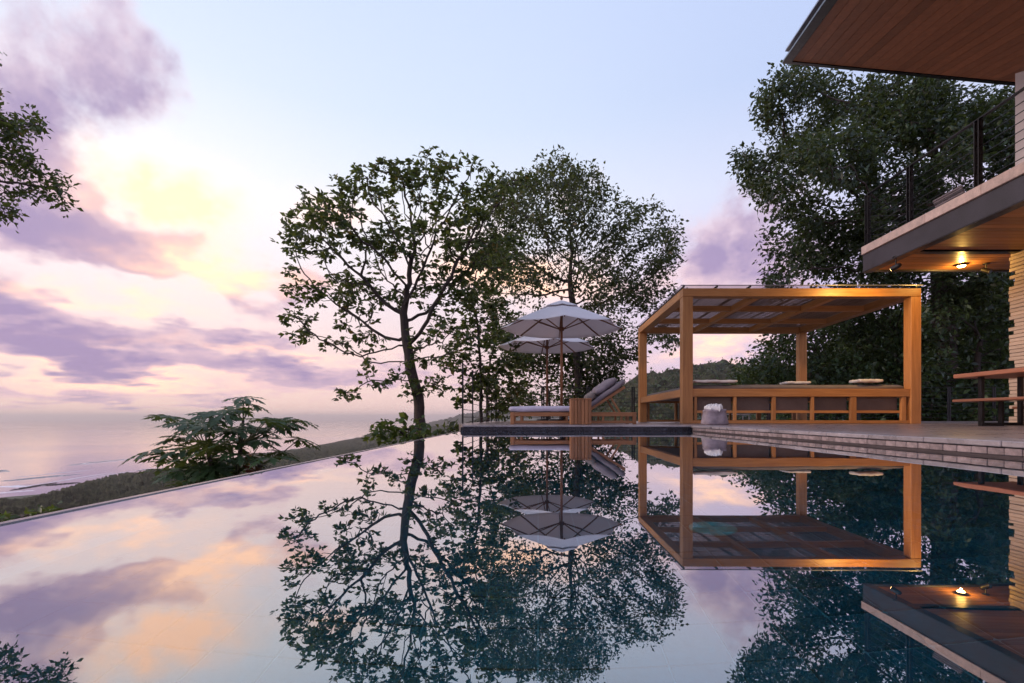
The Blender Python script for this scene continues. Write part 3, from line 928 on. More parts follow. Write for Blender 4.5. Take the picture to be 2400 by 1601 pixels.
# low white frame standing behind the day bed
wf_ = thing('stool', (5.5, 13.4, DZ), 'low white metal stool frame seen below the day bed', 'stool')
for (xa, ya) in ((5.05, 13.2), (5.75, 13.2), (5.05, 13.6), (5.75, 13.6)):
    bx('leg', 'white_paint', wf_, xa - .012, xa + .012, ya - .012, ya + .012, DZ, .258, .002)
bx('seat', 'white_paint', wf_, 5.03, 5.77, 13.18, 13.62, .26, .285, .004)

# fabric bag with towels, standing by the pergola corner
bg_ = thing('laundry_bag', (2.55, 7.0, DZ), 'grey canvas bag holding white towels beside the pergola post', 'bag')
m = MB(); n = 36; ph = np.random.default_rng(9).uniform(0, 6.3, 8)
prof = [(.02, .0), (.175, .0), (.190, .015), (.182, .07), (.168, .13), (.158, .185), (.164, .19), (.162, .222), (.150, .222), (.146, .18), (.02, .17)]
for i, (pr, pz) in enumerate(prof):
    for j in range(n):
        t = 2 * math.pi * j / n
        se = (abs(math.cos(t)) ** 4 + abs(math.sin(t)) ** 4) ** -.25
        wv = 1 + (.035 * math.sin(5 * t + ph[0] + pz * 18) + .03 * math.sin(9 * t + ph[1] - pz * 25)) * (1 if i > 1 else .3)
        m.v.append((2.55 + pr * se * wv * math.cos(t) * .93, 7.0 + pr * se * wv * math.sin(t) * .75, DZ + .002 + pz + .008 * math.sin(3 * t + ph[2]) * (pz > .1)))
for i in range(len(prof) - 1):
    for j in range(n):
        m.f.append((i*n+j, i*n+(j+1) % n, (i+1)*n+(j+1) % n, (i+1)*n+j))
m.build('sack', 'bag_cloth', bg_, smooth=True)
for k, (dx, dy, rz) in enumerate(((-.07, -.02, .5), (.05, .03, -.4), (.0, -.05, 1.2))):
    o = cushion('towel', 'white_cloth', None, (0, 0, 0), (.15, .13, .12), (.3, .2 * (k - 1), rz), .6, .008, 31 + k)
    o.location = (2.555 + dx * .9, 7.0 + dy, DZ + .232)
    tag(o, ('crumpled white towel at the left of the grey bag opening', 'crumpled white towel at the right of the grey bag opening', 'crumpled white towel at the front of the grey bag opening')[k], 'towel', 'towels in the bag')

# ------------------------------------------------------------------ lounger, side table, umbrellas
ch = thing('sun_lounger', (.55, 8.2, DZ), 'teak sun lounger with lilac mattress and raised grey backrest', 'sun lounger')
ya, yb = 7.95, 8.60
for yy in (ya, yb):
    bx('side_rail', 'teak_x', ch, -.40, 1.55, yy, yy + .04, .20, .265, .004)
    bx('stretcher', 'teak_x', ch, -.40, 1.55, yy + .004, yy + .036, DZ + .012, DZ + .055, .003)
for xx in (-.46, 1.552):
    for yy in (ya, yb):
        bx('leg', 'teak_z', ch, xx, xx + .058, yy - .004, yy + .044, DZ, .268, .004)
for xx in (-.30, .45, 1.05, 1.35):
    for yy in (ya, yb):
        bx('baluster', 'teak_z', ch, xx, xx + .035, yy + .006, yy + .034, DZ + .056, .199, .002)
for k in range(12):
    xx = -.36 + k * .115
    bx('slat', 'teak_z', ch, xx, xx + .07, ya + .041, yb - .001, .235, .258, .002)
mt = cushion('mattress', 'mattress_cloth', ch, (.19, 8.29, .318), (1.36, .72, .105), puff=.30, wr=.0025, seed=41, n=16)
a0, a1 = Vector((.84, 8.29, .34)), Vector((1.40, 8.29, .735))
ang_ = math.atan2(a1.z - a0.z, a1.x - a0.x)
mid = (a0 + a1) / 2
cushion('back_cushion', 'grey_cloth', ch, (mid.x, mid.y, mid.z + .03), (.74, .66, .10), (0, -ang_, 0), .3, .003, 42)
for yy in (8.02, 8.55):
    MB().bar((a0.x - .02, yy, a0.z - .05), (a1.x + .03, yy, a1.z - .05), .035, .045).build('back_frame', 'teak_x', ch, .003)
    MB().bar((1.18, yy, .54), (1.36, yy, .25), .03, .03).build('back_prop', 'teak_x', ch, .003)
o = cushion('pillow', 'grey_cloth', None, (1.10, 8.20, .695), (.42, .44, .15), (0, -ang_, .1), .6, .004, 43)
tag(o, 'plump dark grey pillow resting on the lounger backrest', 'pillow')
o = cushion('towel_roll', 'daybed_cloth', None, (.86, 8.15, .52), (.15, .42, .14), (0, -.6, 0), .45, .004, 44)
tag(o, 'rolled grey towel at the foot of the lounger pillow', 'towel')

st = thing('side_table', (.66, 7.62, DZ), 'slatted square wooden side table in front of the lounger', 'table')
for k in range(6):
    xx = .50 + k * .054
    for yy in (7.45, 7.775):
        bx('slat', 'teak_z', st, xx, xx + .048, yy, yy + .02, DZ + .004, .452, .003)
for k in range(5):
    yy = 7.474 + k * .060
    for xx in (.500, .799):
        bx('slat', 'teak_z', st, xx, xx + .020, yy, yy + .054, DZ + .004, .452, .003)
for k in range(6):
    xx = .497 + k * .0545
    bx('top_board', 'teak_z', st, xx, xx + .050, 7.445, 7.80, .453, .475, .003)

def umbrella(cx, cy_, label, rot, rz=2.03, apex=2.60, Rr=1.27):
    t = thing('parasol', (cx, cy_, DZ), label, 'parasol', 'white parasols behind the lounger')
    MB().lathe([(.28, 0), (.28, .05), (.25, .075), (.05, .08), (.04, .25)], (cx, cy_, DZ), 24).build('base', 'dark_metal', t)
    MB().tube([(cx, cy_, DZ + .08), (cx, cy_, apex - .03)], .027, 12).build('pole', 'umbrella_wood', t, smooth=True)
    MB().lathe([(.035, 0), (.055, .01), (.055, .075), (.035, .085)], (cx, cy_, rz - .06), 14).build('runner', 'umbrella_wood', t)
    MB().lathe([(.01, .0), (.03, .02), (.028, .05), (.008, .09)], (cx, cy_, apex + .01), 12).build('finial', 'umbrella_wood', t, smooth=True)
    nr, ns = 10, 8 * 6
    def canopy(name, r0, r1, z0, z1, sag, thick, lift=0.0):
        V = []; Fc = []
        for lay in (0, 1):
            for i in range(nr + 1):
                q = i / nr; rr_ = r0 + (r1 - r0) * q
                for j in range(ns):
                    a = 2 * math.pi * j / ns + rot
                    w = (j % 6) / 6; pan = math.sin(math.pi * w)
                    c = math.cos(math.pi / 8) / math.cos((w - .5) * math.pi / 4)
                    zz = z0 + (z1 - z0) * (q ** 1.08) - sag * pan * q * .9 - thick * lay + lift
                    rad_ = rr_ * (c if q > 0 else 1) * (1 - .035 * pan * q)
                    V.append((cx + rad_ * math.cos(a), cy_ + rad_ * math.sin(a), zz))
        L = (nr + 1) * ns
        for lay in (0, 1):
            for i in range(nr):
                for j in range(ns):
                    q = (lay*L+i*ns+j, lay*L+(i+1)*ns+j, lay*L+(i+1)*ns+(j+1) % ns, lay*L+i*ns+(j+1) % ns)
                    Fc.append(q if lay == 0 else q[::-1])
        for j in range(ns):
            for i in (0, nr):
                q = (i*ns+j, L+i*ns+j, L+i*ns+(j+1) % ns, i*ns+(j+1) % ns)
                Fc.append(q if i == nr else q[::-1])
        return link(name, np_mesh(name, V, Fc, False), 'umbrella_cloth', t)
    canopy('canopy', .10, Rr, apex - .075, rz, .03, .004)
    canopy('vent_cap', .02, Rr * .33, apex, apex - .155, .012, .004)
    for j in range(8):
        a = 2 * math.pi * j / 8 + rot
        ca, sa = math.cos(a), math.sin(a)
        p0 = Vector((cx + .04 * ca, cy_ + .04 * sa, apex - .085)); p1 = Vector((cx + Rr * .985 * ca, cy_ + Rr * .985 * sa, rz - .012))
        rib = MB().bar(p0, p1, .018, .026).build('rib', 'umbrella_wood', t)
        q1 = p0.lerp(p1, .52); q1.z -= .014
        MB().bar((cx + .05 * ca, cy_ + .05 * sa, rz - .02), q1, .014, .020).build('strut', 'umbrella_wood', t)
    return t
umbrella(.477, 10.0, 'front white octagonal parasol with wooden ribs, the larger and higher one', R(22.5) - R(90) + .39)
umbrella(.22, 12.4, 'rear white parasol half hidden behind the front parasol', R(22.5) - R(90) + .5, 2.0, 2.50, 1.27)

# ------------------------------------------------------------------ table and benches at the right
tb = thing('dining_table', (6.4, 5.6, DZ), 'long red brown wooden table with black legs at the slatted wall', 'table')
for k in range(5):
    x0 = 5.93 + k * .17
    bx('board', 'table_wood', tb, x0 + .002, x0 + .168, 4.2, 6.92, .735, .792, .008)
for yy in (6.62, 4.6):
    bx('leg', 'dark_metal', tb, 6.06, 6.11, yy, yy + .05, DZ, .734, .003)
    bx('leg', 'dark_metal', tb, 6.60, 6.65, yy, yy + .05, DZ, .734, .003)
    bx('foot_bar', 'dark_metal', tb, 6.112, 6.598, yy, yy + .05, DZ, DZ + .04, .003)
def bench(x0, label, z=.42, far=6.55):
    t = thing('bench', (x0 + .16, 5.6, DZ), label, 'bench', 'benches at the table')
    for k in range(2):
        bx('board', 'table_wood', t, x0 + k * .165, x0 + .16 + k * .165, 4.2, far, z - .035, z, .006)
    for yy in (far - .42, 4.6):
        bx('leg', 'dark_metal', t, x0 + .02, x0 + .055, yy, yy + .05, DZ, z - .036, .002)
        bx('leg', 'dark_metal', t, x0 + .27, x0 + .305, yy, yy + .05, DZ, z - .036, .002)
        bx('foot_bar', 'dark_metal', t, x0 + .056, x0 + .269, yy, yy + .05, DZ, DZ + .035, .002)
bench(5.60, 'pale wooden bench on the pool side of the dining table')
bench(6.95, 'lower wooden bench between the dining table and the slatted wall', .34, 7.1)

# ------------------------------------------------------------------ cable fences round the deck
def fence(pts, label, step, zb, zt, cables=8, thick=.045):
    t = thing('cable_fence', (pts[0][0], pts[0][1], DZ), label, 'fence')
    a, c = Vector((pts[0][0], pts[0][1], 0)), Vector((pts[1][0], pts[1][1], 0))
    L = (c - a).length; d = (c - a) / L; n = max(1, round(L / step))
    for i in range(n + 1):
        p = a + d * (L * i / n)
        pm = MB()
        for s_ in (-.032, .032):
            q = p + d * s_
            pm.bar((q.x, q.y, zb), (q.x, q.y, zt), .014, thick, up=d)
        pm.build('post', 'dark_metal', t)
    for k in range(cables):
        zz = DZ + .12 + (zt - DZ - .14) * k / (cables - 1)
        MB().tube([(a.x, a.y, zz), (c.x, c.y, zz)], .006, 6).build('cable', 'dark_metal', t, smooth=True)
fence([(-1.37, 8.75), (-1.37, 15.4)], 'dark cable fence running back along the left deck edge', 1.33, -.25, 1.17)
fence([(-1.30, 15.45), (16.0, 15.45)], 'dark cable fence across the back of the deck', 1.42, -.1, 1.17, 9)

# ------------------------------------------------------------------ trees
def grow(attr, trunk, step, kill, iters, seed, wob=.18, up=.05):
    rg = np.random.default_rng(seed)
    pos = [np.array(trunk[0], float)]; par = [-1]
    for a, c in zip(trunk[:-1], trunk[1:]):
        a, c = np.array(a, float), np.array(c, float)
        k = max(1, int(np.linalg.norm(c - a) / step))
        for i in range(1, k + 1):
            pos.append(a + (c - a) * i / k + rg.normal(0, step * .06, 3)); par.append(len(pos) - 2)
    ntr = len(pos)
    P = np.array(pos); act = np.array(attr, float)
    start = max(0, int(ntr * .35))
    d = np.linalg.norm(act[:, None] - P[None, start:], axis=2)
    near = d.argmin(1) + start; nd = d.min(1)
    for it in range(iters):
        if len(act) == 0: break
        vec = act - P[near]; ln = np.linalg.norm(vec, axis=1, keepdims=True) + 1e-6
        acc = np.zeros_like(P); np.add.at(acc, near, vec / ln)
        ids = np.unique(near)
        dr = acc[ids]; dr /= np.linalg.norm(dr, axis=1, keepdims=True) + 1e-6
        dr += rg.normal(0, wob, dr.shape); dr[:, 2] += up
        dr /= np.linalg.norm(dr, axis=1, keepdims=True) + 1e-6
        new = P[ids] + dr * step
        b0 = len(P)
        P = np.vstack([P, new]); par += list(ids)
        d = np.linalg.norm(act[:, None] - new[None], axis=2)
        j = d.argmin(1); dm = d.min(1)
        better = dm < nd
        near = np.where(better, b0 + j, near); nd = np.where(better, dm, nd)
        keep = nd > kill
        act, near, nd = act[keep], near[keep], nd[keep]
    par = np.array(par)
    N = len(P)
    cnt = np.zeros(N); has = np.zeros(N, bool)
    has[par[par >= 0]] = True
    cnt[~has] = 1
    for i in range(N - 1, 0, -1):
        cnt[par[i]] += cnt[i]
    return P, par, cnt, ntr
def branch_mesh(P, par, cnt, rtip, rbase, sides=6):
    N = len(P); tot = cnt[0]
    e = math.log(rbase / rtip) / math.log(max(tot, 3))
    rad = rtip * cnt ** e
    m = MB(); V = []; Fc = []
    i = np.arange(1, N); p = par[1:]
    A, B = P[p], P[i]
    d = B - A; L = np.linalg.norm(d, axis=1, keepdims=True) + 1e-9; d = d / L
    ref = np.where(np.abs(d[:, 2:3]) > .9, np.array([[1.0, 0, 0]]), np.array([[0, 0, 1.0]]))
    u = np.cross(d, ref); u /= np.linalg.norm(u, axis=1, keepdims=True) + 1e-9
    w = np.cross(d, u)
    ra = np.minimum(rad[p], rad[i] * 1.6)[:, None]; rb = rad[i][:, None]
    A2 = A - d * ra * .4
    rings = []
    for base, rr_ in ((A2, ra), (B, rb)):
        for j in range(sides):
            t = 2 * math.pi * j / sides
            rings.append(base + (u * math.cos(t) + w * math.sin(t)) * rr_)
    V = np.stack(rings, 1)                      # edges x 2*sides x 3
    M = len(i)
    off_ = (np.arange(M) * 2 * sides)[:, None]
    fs = []
    for j in range(sides):
        k = (j + 1) % sides
        fs.append(np.concatenate([off_ + j, off_ + k, off_ + sides + k, off_ + sides + j], 1))
    return V.reshape(-1, 3), np.concatenate(fs, 0)
def leaf_mesh(C, D, m, spread, L, Wd, seed, droop=.3, flat=.5, palm=False):
    rg = np.random.default_rng(seed)
    n = len(C)
    c = np.repeat(C, m, 0); dd = np.repeat(D, m, 0)
    M = n * m
    if palm:   # leaflets fanned round a few stalk ends
        k = max(1, m // 5)
        cen = np.repeat(np.repeat(C, k, 0) + np.clip(rg.normal(0, spread, (n * k, 3)), -1.6 * spread, 1.6 * spread), 5, 0)
        c = cen; M = len(c); dd = np.repeat(np.repeat(D, k, 0), 5, 0)
        base = c
        t = rg.normal(0, 1, (M, 3)); t[:, 2] = t[:, 2] * .45 - droop
        t = t + dd * .5
    else:
        base = c + np.clip(rg.normal(0, spread, (M, 3)), -1.5 * spread, 1.5 * spread)
        t = rg.normal(0, 1, (M, 3)) + dd * .7; t[:, 2] = t[:, 2] * .8 - droop
    t /= np.linalg.norm(t, axis=1, keepdims=True) + 1e-9
    nn_ = rg.normal(0, 1, (M, 3)) * (1 - flat); nn_[:, 2] += flat
    s = np.cross(t, nn_); s /= np.linalg.norm(s, axis=1, keepdims=True) + 1e-9
    up = np.cross(s, t)
    sz = rg.uniform(.5, 1.4, (M, 1)); l = L * sz; w = Wd * sz * rg.uniform(.8, 1.2, (M, 1))
    fold = rg.uniform(.05, .22, (M, 1)) * w
    v0 = base
    v1 = base + t * l * .5 + s * w * .5 + up * fold
    v2 = base + t * l - up * l * .12
    v3 = base + t * l * .5 - s * w * .5 + up * fold
    V = np.stack([v0, v1, v2, v3], 1).reshape(-1, 3)
    o = (np.arange(M) * 4)[:, None]
    Fc = np.concatenate([np.concatenate([o, o + 1, o + 2], 1), np.concatenate([o, o + 2, o + 3], 1)], 0)
    return V, Fc
def envelope(blobs, Y, n, seed, depth=1.0, shell=.0, clump=.2, per=9):
    """Scatter n growth points in a set of lobes given as (px, py, rx, ry) at depth Y."""
    rg = np.random.default_rng(seed)
    B = np.array(blobs, float)
    wgt = B[:, 2] * B[:, 3] * np.sqrt(B[:, 2] * B[:, 3]); wgt = wgt ** .75; wgt /= wgt.sum()
    nc = max(8, int(n / per))                    # boughs: growth gathers in clumps with gaps between
    which = rg.choice(len(B), nc, p=wgt)
    q = rg.normal(0, 1, (nc, 3)); q /= np.linalg.norm(q, axis=1, keepdims=True)
    q = q * rg.uniform(shell, 1, (nc, 1)) ** .42
    b = B[which]; k = Y / F
    off_ = (hash2(which.astype(float), which * 0.0 + seed, 5) - .5) * 2 * depth
    x = (b[:, 0] - VX) * k + q[:, 0] * b[:, 2] * k
    z = CZ + (VY - b[:, 1]) * k + q[:, 2] * b[:, 3] * k
    y = q[:, 1] * (b[:, 2] + b[:, 3]) * .55 * k + off_
    pick = rg.integers(0, nc, n)
    jit = np.clip(rg.normal(0, clump, (n, 3)), -1.8 * clump, 1.8 * clump) * rg.uniform(.4, 1.2, (nc, 1))[pick]; jit[:, 2] *= .7
    x, y, z = x[pick] + jit[:, 0], y[pick] + jit[:, 1], z[pick] + jit[:, 2]
    s = (Y + y) / Y
    return np.stack([x * s, Y + y, CZ + (z - CZ) * s], 1)
def tree(name, label, Y, trunk_px, blobs, n, step, kill, leafm, L, Wd, lmat, rbase, seed, rtip=.006, bmat='bark', depth=1.0,
         spread=.10, minor=2, palm=False, droop=.25, shell=0.0, iters=60, group=None, dens=1.0, wob=.18, clump=None, per=9):
    attr = envelope(blobs, Y, n, seed, depth, shell, clump or step * 1.0, per)
    tp = [tuple(at(px_, py_, Y + dy_)) for px_, py_, dy_ in trunk_px]
    P, par, cnt, ntr = grow(attr, tp, step, kill, iters, seed, wob)
    t = thing(name, tp[0], label, 'tree' if 'shrub' not in name else 'shrub', group)
    V, Fc = branch_mesh(P, par, cnt, rtip, rbase)
    link('trunk', np_mesh('trunk', V, Fc, True), bmat, t)
    sel = np.where((cnt <= minor) & (np.arange(len(P)) >= ntr))[0]
    rg = np.random.default_rng(seed + 1)
    if dens < 1: sel = sel[rg.random(len(sel)) < dens]
    D = P[sel] - P[par[sel]]; D /= np.linalg.norm(D, axis=1, keepdims=True) + 1e-9
    V, Fc = leaf_mesh(P[sel], D, leafm, spread, L, Wd, seed + 2, droop, .5, palm)
    link('crown', np_mesh('crown', V, Fc, False), lmat, t)
    return t, len(Fc)

TREES = []
TREES.append(tree('spreading_tree', 'sparse spreading tree with leaning trunk beyond the pool corner', 9.0,
    [(990, 1075, 0), (988, 1020, 0), (980, 930, 0), (962, 850, .05), (950, 790, .05)],
    [(680, 415, 26, 22), (700, 470, 34, 40), (668, 545, 30, 18), (715, 520, 46, 46), (730, 590, 70, 46), (790, 500, 70, 70), (830, 440, 46, 40), (880, 420, 40, 42), (935, 410, 44, 44),
     (950, 470, 80, 60), (1045, 385, 46, 40), (1030, 450, 80, 60), (1115, 390, 36, 36), (1120, 450, 60, 60), (1180, 395, 26, 22), (900, 560, 120, 70), (1050, 560, 100, 80), (1130, 540, 60, 70),
     (770, 680, 100, 46), (720, 745, 56, 22), (790, 785, 90, 34), (720, 800, 30, 18), (860, 690, 100, 80), (980, 680, 90, 80), (1080, 670, 60, 60), (850, 865, 60, 26), (815, 940, 22, 44), (800, 905, 30, 18),
     (1010, 830, 56, 40), (1060, 760, 50, 50), (1020, 890, 36, 22), (920, 890, 36, 24), (690, 620, 40, 30), (1165, 460, 50, 60), (1175, 560, 50, 60), (1150, 640, 40, 50)],
    3000, .15, .20, 15, .108, .055, 'leaf_main', .100, 11, .005, 'bark', .9, .070, 2, True, .2, 0.0, 70, clump=.15, per=10))
TREES.append(tree('round_tree', 'fine leaved round tree behind the parasols', 17.5,
    [(1356, 1000, 0), (1356, 930, 0), (1352, 820, 0), (1345, 730, 0), (1335, 660, 0)],
    [(1315, 400, 56, 30), (1350, 385, 34, 20), (1240, 440, 70, 40), (1385, 440, 60, 44), (1300, 490, 100, 56), (1420, 495, 80, 50), (1510, 480, 44, 30), (1210, 530, 70, 56), (1350, 570, 110, 66), (1470, 560, 90, 64),
     (1540, 560, 36, 50), (1250, 630, 90, 60), (1400, 650, 100, 60), (1500, 640, 70, 60), (1450, 720, 80, 46), (1190, 690, 60, 50), (1340, 750, 80, 46), (1490, 790, 80, 30), (1560, 800, 36, 26), (1250, 810, 70, 50),
     (1420, 840, 60, 40), (1555, 615, 30, 30), (1300, 430, 60, 40), (1185, 470, 46, 46), (1170, 590, 60, 60), (1565, 530, 30, 40), (1530, 700, 56, 40), (1550, 790, 50, 26), (1190, 780, 50, 40)],
    3100, .26, .35, 25, .142, .076, 'leaf_dark', .15, 12, .007, 'bark', 1.8, .17, 3, False, .15, .2, 70, clump=.28, per=8))
TREES.append(tree('slender_tree', 'slender young tree at the left deck fence', 12.0,
    [(1128, 1040, 0), (1127, 960, 0), (1126, 860, 0), (1120, 770, 0), (1105, 690, 0)],
    [(1100, 660, 46, 46), (1150, 740, 50, 56), (1080, 760, 46, 40), (1075, 830, 46, 34), (1170, 850, 40, 50), (1085, 925, 30, 40), (1190, 900, 40, 50), (1120, 900, 30, 40), (1140, 610, 40, 46), (1150, 950, 30, 24)],
    700, .15, .21, 15, .13, .08, 'leaf_main', .045, 13, .005, 'bark', .6, .10, 2, True, .2))
TREES.append(tree('slender_tree', 'thin leaning sapling just right of the fence corner', 14.0,
    [(1143, 1030, 0), (1143, 940, 0), (1146, 860, 0), (1160, 800, 0)],
    [(1170, 790, 40, 40), (1200, 830, 40, 40), (1160, 900, 34, 50), (1210, 930, 40, 34), (1180, 960, 30, 20)],
    420, .17, .23, 15, .13, .08, 'leaf_main', .04, 14, .005, 'bark', .5, .12, 2, True, .2))
TREES.append(tree('leafy_shrub', 'loose leafy shrub behind the foot of the lounger', 18.5,
    [(1290, 1020, 0), (1288, 960, 0), (1285, 920, 0)],
    [(1240, 880, 60, 50), (1300, 850, 60, 50), (1270, 930, 70, 40), (1340, 900, 50, 50), (1210, 940, 40, 36)],
    700, .22, .30, 14, .17, .10, 'leaf_main', .06, 15, .006, 'bark', .8, .18, 3, False, .15))
TREES.append(tree('leafy_shrub', 'dark shrub behind the raised lounger backrest', 18.0,
    [(1385, 1020, 0), (1385, 960, 0), (1390, 900, 0)],
    [(1390, 860, 60, 46), (1430, 830, 50, 36), (1370, 920, 50, 46), (1460, 850, 40, 24), (1420, 900, 30, 30)],
    640, .22, .30, 16, .16, .09, 'leaf_dark', .06, 16, .006, 'bark', .8, .18, 3, False, .15))
TREES.append(tree('great_tree', 'huge dark broadleaf tree rising behind the balcony', 18.0,
    [(2222, 1010, 0), (2218, 900, 0), (2214, 760, 0), (2205, 620, 0), (2190, 480, 0)],
    [(1835, 225, 50, 40), (1900, 195, 70, 34), (1985, 240, 90, 60), (1860, 310, 80, 50), (1790, 375, 46, 34), (1960, 370, 110, 80), (1815, 440, 60, 46), (1900, 500, 90, 56), (1825, 570, 46, 40), (1990, 540, 90, 66),
     (1880, 620, 60, 36), (1840, 640, 40, 24), (2090, 290, 90, 90), (2100, 470, 90, 90), (2180, 240, 90, 80), (2250, 330, 90, 90), (2330, 280, 90, 90), (2220, 520, 90, 90), (2340, 470, 90, 90), (2080, 620, 80, 44),
     (2440, 380, 110, 140), (2310, 600, 80, 50), (1960, 630, 60, 30), (1790, 420, 40, 30)],
    4000, .32, .42, 46, .19, .088, 'leaf_deep', .34, 17, .010, 'bark', 2.6, .24, 3, False, .35, .15, 80, clump=.36, per=8))
UND = [('understory_tree', 'bushy green tree right of the gap under the pergola roof', 21.0, [(1900, 1010, 0), (1900, 900, 0), (1905, 840, 0)],
        [(1860, 830, 70, 60), (1920, 780, 80, 70), (1980, 730, 70, 70), (1900, 880, 100, 60), (1820, 880, 60, 46), (1985, 840, 80, 80)], 18),
       ('understory_tree', 'dark tree filling the gap beside the right pergola post', 19.5, [(2100, 1010, 0), (2100, 900, 0), (2105, 800, 0)],
        [(2060, 720, 80, 70), (2130, 680, 90, 60), (2080, 820, 100, 90), (2170, 780, 80, 90), (2030, 900, 90, 60), (2140, 900, 90, 70)], 19),
       ('understory_tree', 'dark tree behind the dining table at the slatted wall', 17.5, [(2290, 1010, 0), (2290, 900, 0), (2295, 800, 0)],
        [(2250, 720, 80, 80), (2330, 700, 80, 90), (2280, 830, 100, 80), (2390, 780, 80, 110), (2220, 900, 80, 70), (2330, 920, 100, 60)], 20),
       ('understory_tree', 'low rounded green tree at the foot of the hill behind the day bed', 24.0, [(1800, 1015, 0), (1800, 940, 0), (1802, 900, 0)],
        [(1775, 890, 50, 34), (1820, 860, 60, 40), (1800, 920, 70, 36), (1750, 925, 30, 22)], 21)]
for nm, lb, Y, tr, bl, sd in UND:
    TREES.append(tree(nm, lb, Y, tr, bl, 850, .36, .48, 36, .20, .10, 'leaf_forest', .12, sd, .008, 'bark', 1.6, .30, 4, False, .3, .2, 50, 'trees behind the deck'))
for k, (px_, py_, Y, w, h, lb) in enumerate(((1960, 965, 17.5, 130, 36, 'low dark hedge shrub behind the middle of the day bed'), (2180, 960, 16.8, 120, 44, 'low dark hedge shrub right of the pergola'), (2360, 955, 16.4, 110, 46, 'low dark hedge shrub behind the benches'))):
    TREES.append(tree('hedge_shrub', lb, Y, [(px_, 1015, 0), (px_, 990, 0), (px_, 970, 0)], [(px_ - w * .5, py_, w * .6, h), (px_ + w * .5, py_, w * .6, h), (px_, py_ - 12, w * .6, h)],
        300, .3, .42, 16, .2, .11, 'leaf_forest', .05, 40 + k, .008, 'bark', .5, .25, 4, False, .2, .2, 40, 'hedge shrubs along the back fence'))
TREES.append(tree('overhanging_tree', 'leafy branches of a near tree hanging in at the left', 5.2,
    [(-520, 1500, 0), (-500, 900, 0), (-430, 500, 0), (-330, 380, 0)],
    [(30, 170, 34, 22), (80, 190, 26, 16), (20, 245, 40, 16), (95, 240, 36, 12), (30, 300, 50, 40), (70, 280, 26, 18), (20, 380, 60, 36), (80, 390, 46, 26), (125, 410, 34, 22), (60, 440, 50, 26), (120, 455, 28, 22), (165, 435, 14, 8),
     (90, 478, 26, 14), (140, 490, 18, 14), (10, 480, 30, 30), (-80, 260, 70, 110), (-80, 420, 70, 80), (-200, 300, 90, 150), (-320, 320, 110, 170), (10, 500, 20, 10), (-60, 130, 50, 40), (-420, 200, 120, 160)],
    2300, .075, .095, 13, .062, .030, 'leaf_main', .12, 22, .0025, 'bark', .5, .05, 2, False, .25, 0.0, 90))
TREES.append(tree('edge_shrub', 'bright low shrub at the foot of the leaning tree', 8.4,
    [(955, 1080, 0), (955, 1045, 0), (955, 1025, 0)], [(925, 1015, 34, 18), (965, 1000, 26, 20), (900, 1020, 24, 10), (985, 1015, 26, 14), (950, 990, 14, 10)],
    170, .10, .15, 9, .13, .065, 'leaf_bright', .03, 23, .004, 'bark', .3, .07, 2, False, .1))
TREES.append(tree('edge_shrub', 'small green shrub between the leaning trunk and fence post', 8.8,
    [(1050, 1070, 0), (1050, 1040, 0), (1050, 1025, 0)], [(1030, 1018, 26, 10), (1065, 1008, 20, 14), (1060, 1000, 14, 8)],
    90, .10, .15, 9, .12, .06, 'leaf_main', .025, 24, .004, 'bark', .2, .06, 2, False, .1))
TREES.append(tree('edge_shrub', 'low green shrub showing over the pool edge at far left', 4.0,
    [(30, 1300, 0), (35, 1260, 0), (40, 1230, 0)], [(20, 1222, 40, 14), (70, 1205, 22, 20), (100, 1205, 22, 10), (150, 1200, 12, 6), (-40, 1230, 60, 26)],
    160, .06, .09, 8, .07, .032, 'leaf_bright', .02, 25, .003, 'bark', .2, .035, 2, False, .0))

# leaf clumps that roughen the near wooded hill
sel = rng.choice(hx.size, 26000)
hp = np.stack([hx.ravel()[sel], hy.ravel()[sel], hz.ravel()[sel]], 1) + rng.normal(0, .5, (26000, 3))
V, Fc = leaf_mesh(hp, np.tile([0, 0, 1.0], (26000, 1)), 1, .5, 2.2, 1.5, 91, 0, .4)
tag(link('hill_foliage', np_mesh('hill_foliage', V, Fc), 'leaf_forest'), 'rough leafy surface of the wooded hill behind the fence', 'foliage', kind='stuff')

sel = rng.choice(bx_.size, 24000)
hp = np.stack([bx_.ravel()[sel], by_.ravel()[sel], bz_.ravel()[sel]], 1) + rng.normal(0, .25, (24000, 3))
V, Fc = leaf_mesh(hp, np.tile([0, -.3, .9], (24000, 1)), 2, .3, .5, .28, 92, .2, .3)
tag(link('bank_foliage', np_mesh('bank_foliage', V, Fc), 'leaf_forest'), 'leafy cover of the dark wooded bank behind the house', 'foliage', kind='stuff')
